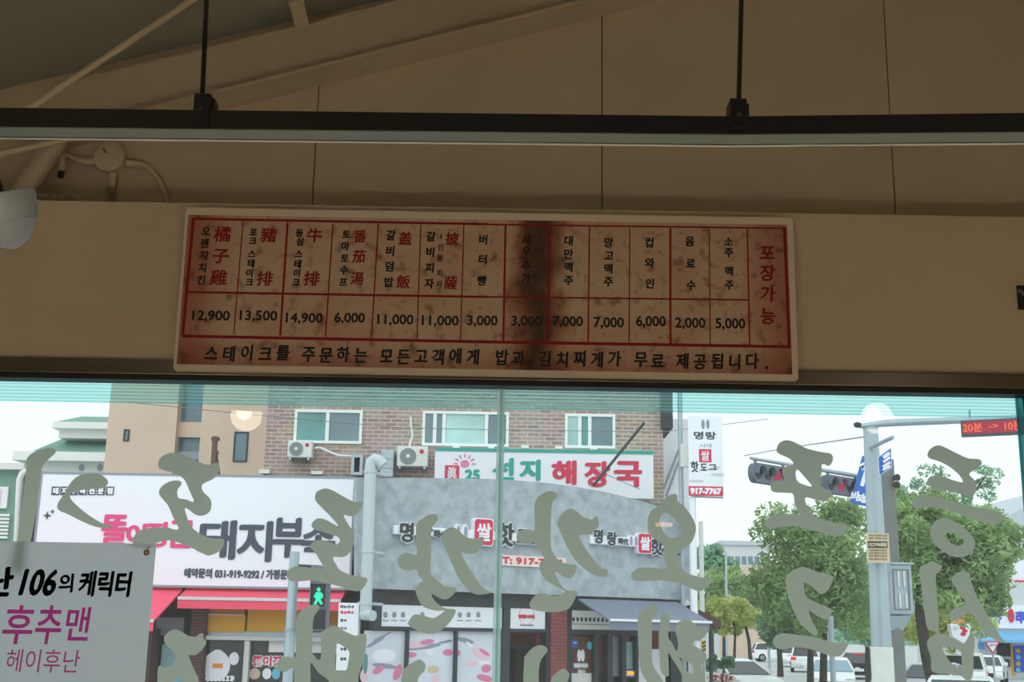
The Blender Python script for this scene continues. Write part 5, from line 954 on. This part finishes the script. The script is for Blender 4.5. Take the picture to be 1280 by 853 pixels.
# far hill and buildings
hl = MB(); hx = [-120+i*12 for i in range(52)]
hz = [14+9*math.sin(i*.31)+5*math.sin(i*.83+1) for i in range(52)]
for i in range(52): hl.v += [Vector((hx[i], 420, 0)), Vector((hx[i], 440, max(4, hz[i]*.8))), Vector((hx[i], 520, 0))]
for i in range(51): a = i*3; hl.f += [(a, a+3, a+4, a+1), (a+1, a+4, a+5, a+2)]
structure(hl.build('hill', M['hillgreen'], smooth=True))
def block(Y, x0, x1, y0, lb, name, wallm, rows=(), roofm=None, depth=14):
    F = Fr((0, Y)); u0, u1 = F.uz(x0, y0)[0], F.uz(x1, y0)[0]; z1 = F.uz((x0+x1)/2, y0)[1]; t = thing(name, ((u0+u1)/2, Y, 0), lb, 'building')
    MB().box(u0, u1, Y, Y+depth, 0, z1).build('wall', M[wallm], t)
    if roofm: MB().box(u0-.3, u1+.3, Y-.3, Y+depth, z1, z1+.5).build('roof', M[roofm], t)
    for (a, b, c, d, n, m) in rows:
        for k in range(n):
            xx0 = a+(c-a)*k/n+(.15*(c-a)/n); xx1 = a+(c-a)*(k+1)/n-(.15*(c-a)/n); MB().fbox(F, *F.rect(xx0, b, xx1, d), -.02, .06).build('window', M[m], t)
    return t, F
block(150, 903, 962, 682, 'long white building far beyond the street trees', 'office_building', 'farwall', ((910, 696, 950, 706, 5, 'greyglass'),), 'roofgrey')
t_, F = block(140, 908, 956, 708, 'low beige storey under the long white building', 'low_building', 'beige', depth=6)
bpost = lambda px, yt, Y, r, lb: tag(MB().tube([(P(px, 760, Y).x, Y, 0), P(px, yt, Y)], r, 8).build('lamp_post', M['steel']), lb, 'post')
bpost(907.5, 690, 100, .09, 'slender pale lamp post near the long white building'); bpost(959.5, 772, 90, .1, 'short pale post behind the white SUVs'); bpost(1038, 770, 40, .09, 'pale grey post beside the leafy tree trunk')
# building at the far right with blue awning
FR_ = Fr((0, 79)); rb_ = thing('corner_store', FR_.pt(FR_.uz(1262, 800)[0], 0), 'white corner store with blue letters and blue awning', 'building')
MB().fbox(FR_, FR_.uz(1222, 780)[0], FR_.uz(1420, 780)[0], 0, FR_.uz(1260, 728)[1], -12, 0).build('wall', M['farwall'], rb_)
MB().fbox(FR_, *FR_.rect(1240, 758, 1400, 787), 0, .15).build('sign_board', M['white'], rb_)
for ch, x in (('우', 1247), ('리', 1272), ('약', 1279), ('국', 1291)): MB().text(FR_, ch, FR_.rect(x-4, 764, x+4, 780), .17, .05).build('blue_lettering', M['blueletter'], rb_)
MB().disc(FR_, *FR_.uz(1262, 770), .18, .42, .15, .3).build('red_oval', M['sred'], rb_)
MB().hexa([FR_.pt(FR_.uz(1216, 791)[0], FR_.uz(1216, 793)[1], .1), FR_.pt(FR_.uz(1400, 791)[0], FR_.uz(1216, 793)[1], .1), FR_.pt(FR_.uz(1400, 791)[0], FR_.uz(1216, 789)[1], .1), FR_.pt(FR_.uz(1216, 791)[0], FR_.uz(1216, 789)[1], .1), FR_.pt(FR_.uz(1212, 801)[0], FR_.uz(1216, 803)[1], 2), FR_.pt(FR_.uz(1400, 801)[0], FR_.uz(1216, 803)[1], 2), FR_.pt(FR_.uz(1400, 801)[0], FR_.uz(1216, 800)[1], 2), FR_.pt(FR_.uz(1212, 801)[0], FR_.uz(1216, 800)[1], 2)]).build('blue_awning', M['blueawn'], rb_)
for x0, y0, x1, y1, m in ((1246, 804, 1262, 821, 'darkint'), (1266, 808, 1280, 840, 'blueletter'), (1250, 824, 1262, 834, 'darkglass'), (1217, 831, 1240, 842, 'brown'), (1222, 804, 1230, 812, 'blueawn'), (1282, 804, 1330, 850, 'darkint'), (1264, 806, 1267, 845, 'yellow')): MB().fbox(FR_, *FR_.rect(x0, y0, x1, y1), 0, .1).build('front_panel', M[m], rb_)
for k in range(4): MB().disc(FR_, *FR_.uz(1272, 814+k*8), .14, .14, .1, .12).build('round_notice', M['cyan' if k % 2 else 'yellow'], rb_)
FR2 = Fr((0, 96)); gh = thing('grey_roof_building', FR2.pt(FR2.uz(1290, 700)[0], 0), 'pale grey pitched roof building above the corner store', 'building')
gx0, gx1 = FR2.uz(1246, 690)[0], FR2.uz(1400, 690)[0]; MB().fbox(FR2, gx0, gx1, 0, FR2.uz(1270, 684)[1], -15, 0).build('wall', M['white'], gh)
MB().prism(FR2, [[FR2.uz(1240, 686), FR2.uz(1245, 653), FR2.uz(1330, 606), FR2.uz(1440, 660), FR2.uz(1440, 686)]], -15, .4).build('pitched_roof', M['roofgrey'], gh, smooth=False)
for x0, y0, x1, y1, m in ((1268, 726, 1290, 734, 'sred'), (1271, 738, 1279, 750, 'greyglass')): MB().fbox(FR2, *FR2.rect(x0, y0, x1, y1), 0, .3).build('front_panel', M[m], gh)
# hazard board and red cone lights
hb = thing('hazard_board', P(1091.5, 815, 92), 'small yellow and black striped board behind the grey SUV', 'sign'); FHb = Fr((0, 92)); r = FHb.rect(1089.5, 804, 1094, 815)
MB().fbox(FHb, *r, 0, .05).build('yellow_face', M['yellowstripe'], hb)
for k in range(3): MB().seg(FHb, (r[0], r[2]+(k+.2)*(r[3]-r[2])/3), (r[1], r[2]+(k+.7)*(r[3]-r[2])/3), .1, .05, .06).build('black_stripe', M['black'], hb)
MB().tube([(P(1091.5, 815, 92.1).x, 92.1, 0), P(1091.5, 808, 92.1)], .04, 6).build('post', M['steel'], hb)
hb = thing('hazard_board', P(881.5, 806, 33), 'yellow and black striped board by the eave post', 'sign'); FHb = Fr((0, 33)); r = FHb.rect(877, 801, 882, 815)
MB().fbox(FHb, *r, 0, .05).build('yellow_face', M['yellowstripe'], hb)
for k in range(3): MB().seg(FHb, (r[0], r[2]+(k+.2)*(r[3]-r[2])/3), (r[1], r[2]+(k+.7)*(r[3]-r[2])/3), .03, .05, .06).build('black_stripe', M['black'], hb)
MB().tube([(P(879.5, 815, 33.1).x, 33.1, 0), P(879.5, 808, 33.1)], .03, 6).build('post', M['steel'], hb)

# ---- cars
def car(px, Y, head, paint, kind, lb, brake=False, bluescreen=False):
    """head: heading in degrees (0 = +x, 90 = away from the window)"""
    x0 = P(px, 800, Y).x; t = thing('suv_car' if kind == 'suv' else 'sedan_car', (x0, Y, 0), lb, 'car', None); a = math.radians(head); fx = Vector((math.cos(a), math.sin(a), 0)); sx = Vector((-math.sin(a), math.cos(a), 0))
    o = Vector((x0, Y, 0)); T = lambda l, w, z: o+fx*l+sx*w+Vector((0, 0, z))
    if kind == 'suv':
        body = [(-2.15, .35), (-2.25, .6), (-2.2, 1.0), (-1.9, 1.08), (1.0, 1.08), (2.0, .98), (2.25, .75), (2.25, .4), (2.1, .28), (-2.0, .28)]; cab = [(-2.05, 1.05), (-1.75, 1.62), (-1.4, 1.70), (.2, 1.68), (.55, 1.6), (1.15, 1.05)]; W0, W1, W2, R_ = .93, .9, .68, .36
    else:
        body = [(-2.2, .35), (-2.3, .6), (-2.25, .95), (-1.6, 1.0), (1.0, .98), (2.0, .82), (2.3, .62), (2.3, .38), (2.1, .24), (-2.0, .24)]; cab = [(-1.75, .97), (-1.0, 1.40), (-.5, 1.46), (.1, 1.45), (.45, 1.38), (1.25, .96)]; W0, W1, W2, R_ = .91, .88, .62, .33
    def shell(prof, w0, w1, zlo, zhi):
        mb = MB(); n = len(prof); wd = lambda z: w0+(w1-w0)*(max(0, min(1, (z-zlo)/(zhi-zlo))))
        mb.v += [T(l, -wd(z), z) for l, z in prof]+[T(l, wd(z), z) for l, z in prof]; mb.f += [tuple(range(n)), tuple(reversed(range(n, 2*n)))]+[(i, n+i, n+(i+1) % n, (i+1) % n) for i in range(n)]; return mb
    shell(body, W0, W1, .2, 1.1).build('body', paint, t, bevel=.06)
    zt = max(z for l, z in cab); shell(cab, W1-.03, W2, 1.0, zt).build('cabin_glass', M['carblueglass' if bluescreen else 'carglass'], t, bevel=.03)
    ri = [i for i, (l, z) in enumerate(cab) if z > zt-.12]; rf = [cab[i] for i in ri]; rf2 = [(l, z+.02) for l, z in rf]+[(l, z-.05) for l, z in reversed(rf)]
    shell(rf2, W2+.07, W2+.03, zt-.15, zt+.02).build('roof', paint, t, bevel=.02)
    pil = MB()
    for s in (-1, 1):
        wz = lambda z: (W1-.03+(W2-W1+.03)*((z-1.0)/(zt-1.0)))*s
        for (la, za), (lb_, zb__) in ((cab[0], cab[1]), (cab[-1], cab[-2])): pil.tube([T(la, wz(za), za), T(lb_, wz(zb__), zb__)], .045, 6)
        pil.tube([T(-.45, wz(1.0), 1.0), T(-.45, wz(zt-.04), zt-.04)], .04, 6)
    pil.build('pillars', paint, t)
    for l in (-1.35, 1.4):
        for s in (-1, 1):
            c = T(l, s*(W0-.2), R_); wh = MB().lathe(c, sx*s, [(0, R_*.9), (0.02, R_), (.18, R_), (.21, R_*.9), (.21, R_*.62)], 20).build('wheel', M['tyre'], t); MB().lathe(c, sx*s, [(.17, R_*.62), (.2, R_*.6), (.215, R_*.2), (.215, 0)], 16).build('hub', M['hub'], wh)
    zl = .82 if kind == 'suv' else .74
    for s in (-1, 1):
        mb = MB(); c = [(l, w, z) for l in (2.02, 2.27) for w in (s*(W0-.02), s*(W0-.38)) for z in (zl-.17, zl-.03)]
        MB().hexa([T(*q) for q in (c[0], c[2], c[6], c[4], c[1], c[3], c[7], c[5])]).build('headlight', M['head'], t)
        c = [(l, w, z) for l in (-2.26, -2.05) for w in (s*(W0+.01), s*(W0-.32)) for z in (zl-.02, zl+.17)]
        MB().hexa([T(*q) for q in (c[0], c[2], c[6], c[4], c[1], c[3], c[7], c[5])]).build('taillight', M['tail'] if brake else M['sred'], t)
        MB().hexa([T(l, s*w, z) for z in (.98, 1.12) for l, w in ((.85, W0), (1.0, W0), (1.0, W0+.2), (.85, W0+.2))]).build('mirror', paint, t, bevel=.02)
    MB().hexa([T(l, w, z) for z in (.36, .58) for l, w in ((2.2, -.55), (2.31, -.55), (2.31, .55), (2.2, .55))]).build('grille', M['tyre'], t)
    MB().hexa([T(l, w, z) for z in (.45, .6) for l, w in ((-2.31, -.26), (-2.2, -.26), (-2.2, .26), (-2.31, .26))]).build('licence_plate', M['white'], t)
    if brake: MB().hexa([T(l, w, z) for z in (zt-.14, zt-.07) for l, w in ((cab[1][0]-.1, -.3), (cab[1][0]+.05, -.3), (cab[1][0]+.05, .3), (cab[1][0]-.1, .3))]).build('high_brake_light', M['tail'], t)
    return t
car(914, 47, -70, M['carwhite'], 'sedan', 'white sedan angled out beside the potted shrub')
car(968, 118, 0, M['carwhite'], 'suv', 'white SUV crossing sideways at the far junction')
car(987, 100, 78, M['carwhite'], 'suv', 'white SUV seen from behind, first behind the flat bar letter', True)
car(1005, 86, 78, M['carwhite'], 'suv', 'white SUV seen from behind beside the dark tree trunk', True)
car(1038, 53, -104, M['carwhite'], 'sedan', 'white sedan facing the window between tree trunk and traffic pole', False, True)
car(1071, 74, 76, M['cardark'], 'sedan', 'navy car with a lit brake light behind the white sedan', True)
car(1098, 80, 75, M['cargrey'], 'suv', 'grey SUV with lit lamps half hidden by the traffic pole', True)
car(1165, 46, -122, M['carsilver'], 'sedan', 'silver sedan angled behind the tree trunk')
car(1203, 56, -112, M['carwhite'], 'suv', 'white car seen through the square letter loop')
car(1232, 70, -115, M['carwhite'], 'sedan', 'white car parked next to the yield sign')
car(1198, 30, 70, M['carwhite'], 'sedan', 'white sedan roof seen from behind, low under the square letter loop')
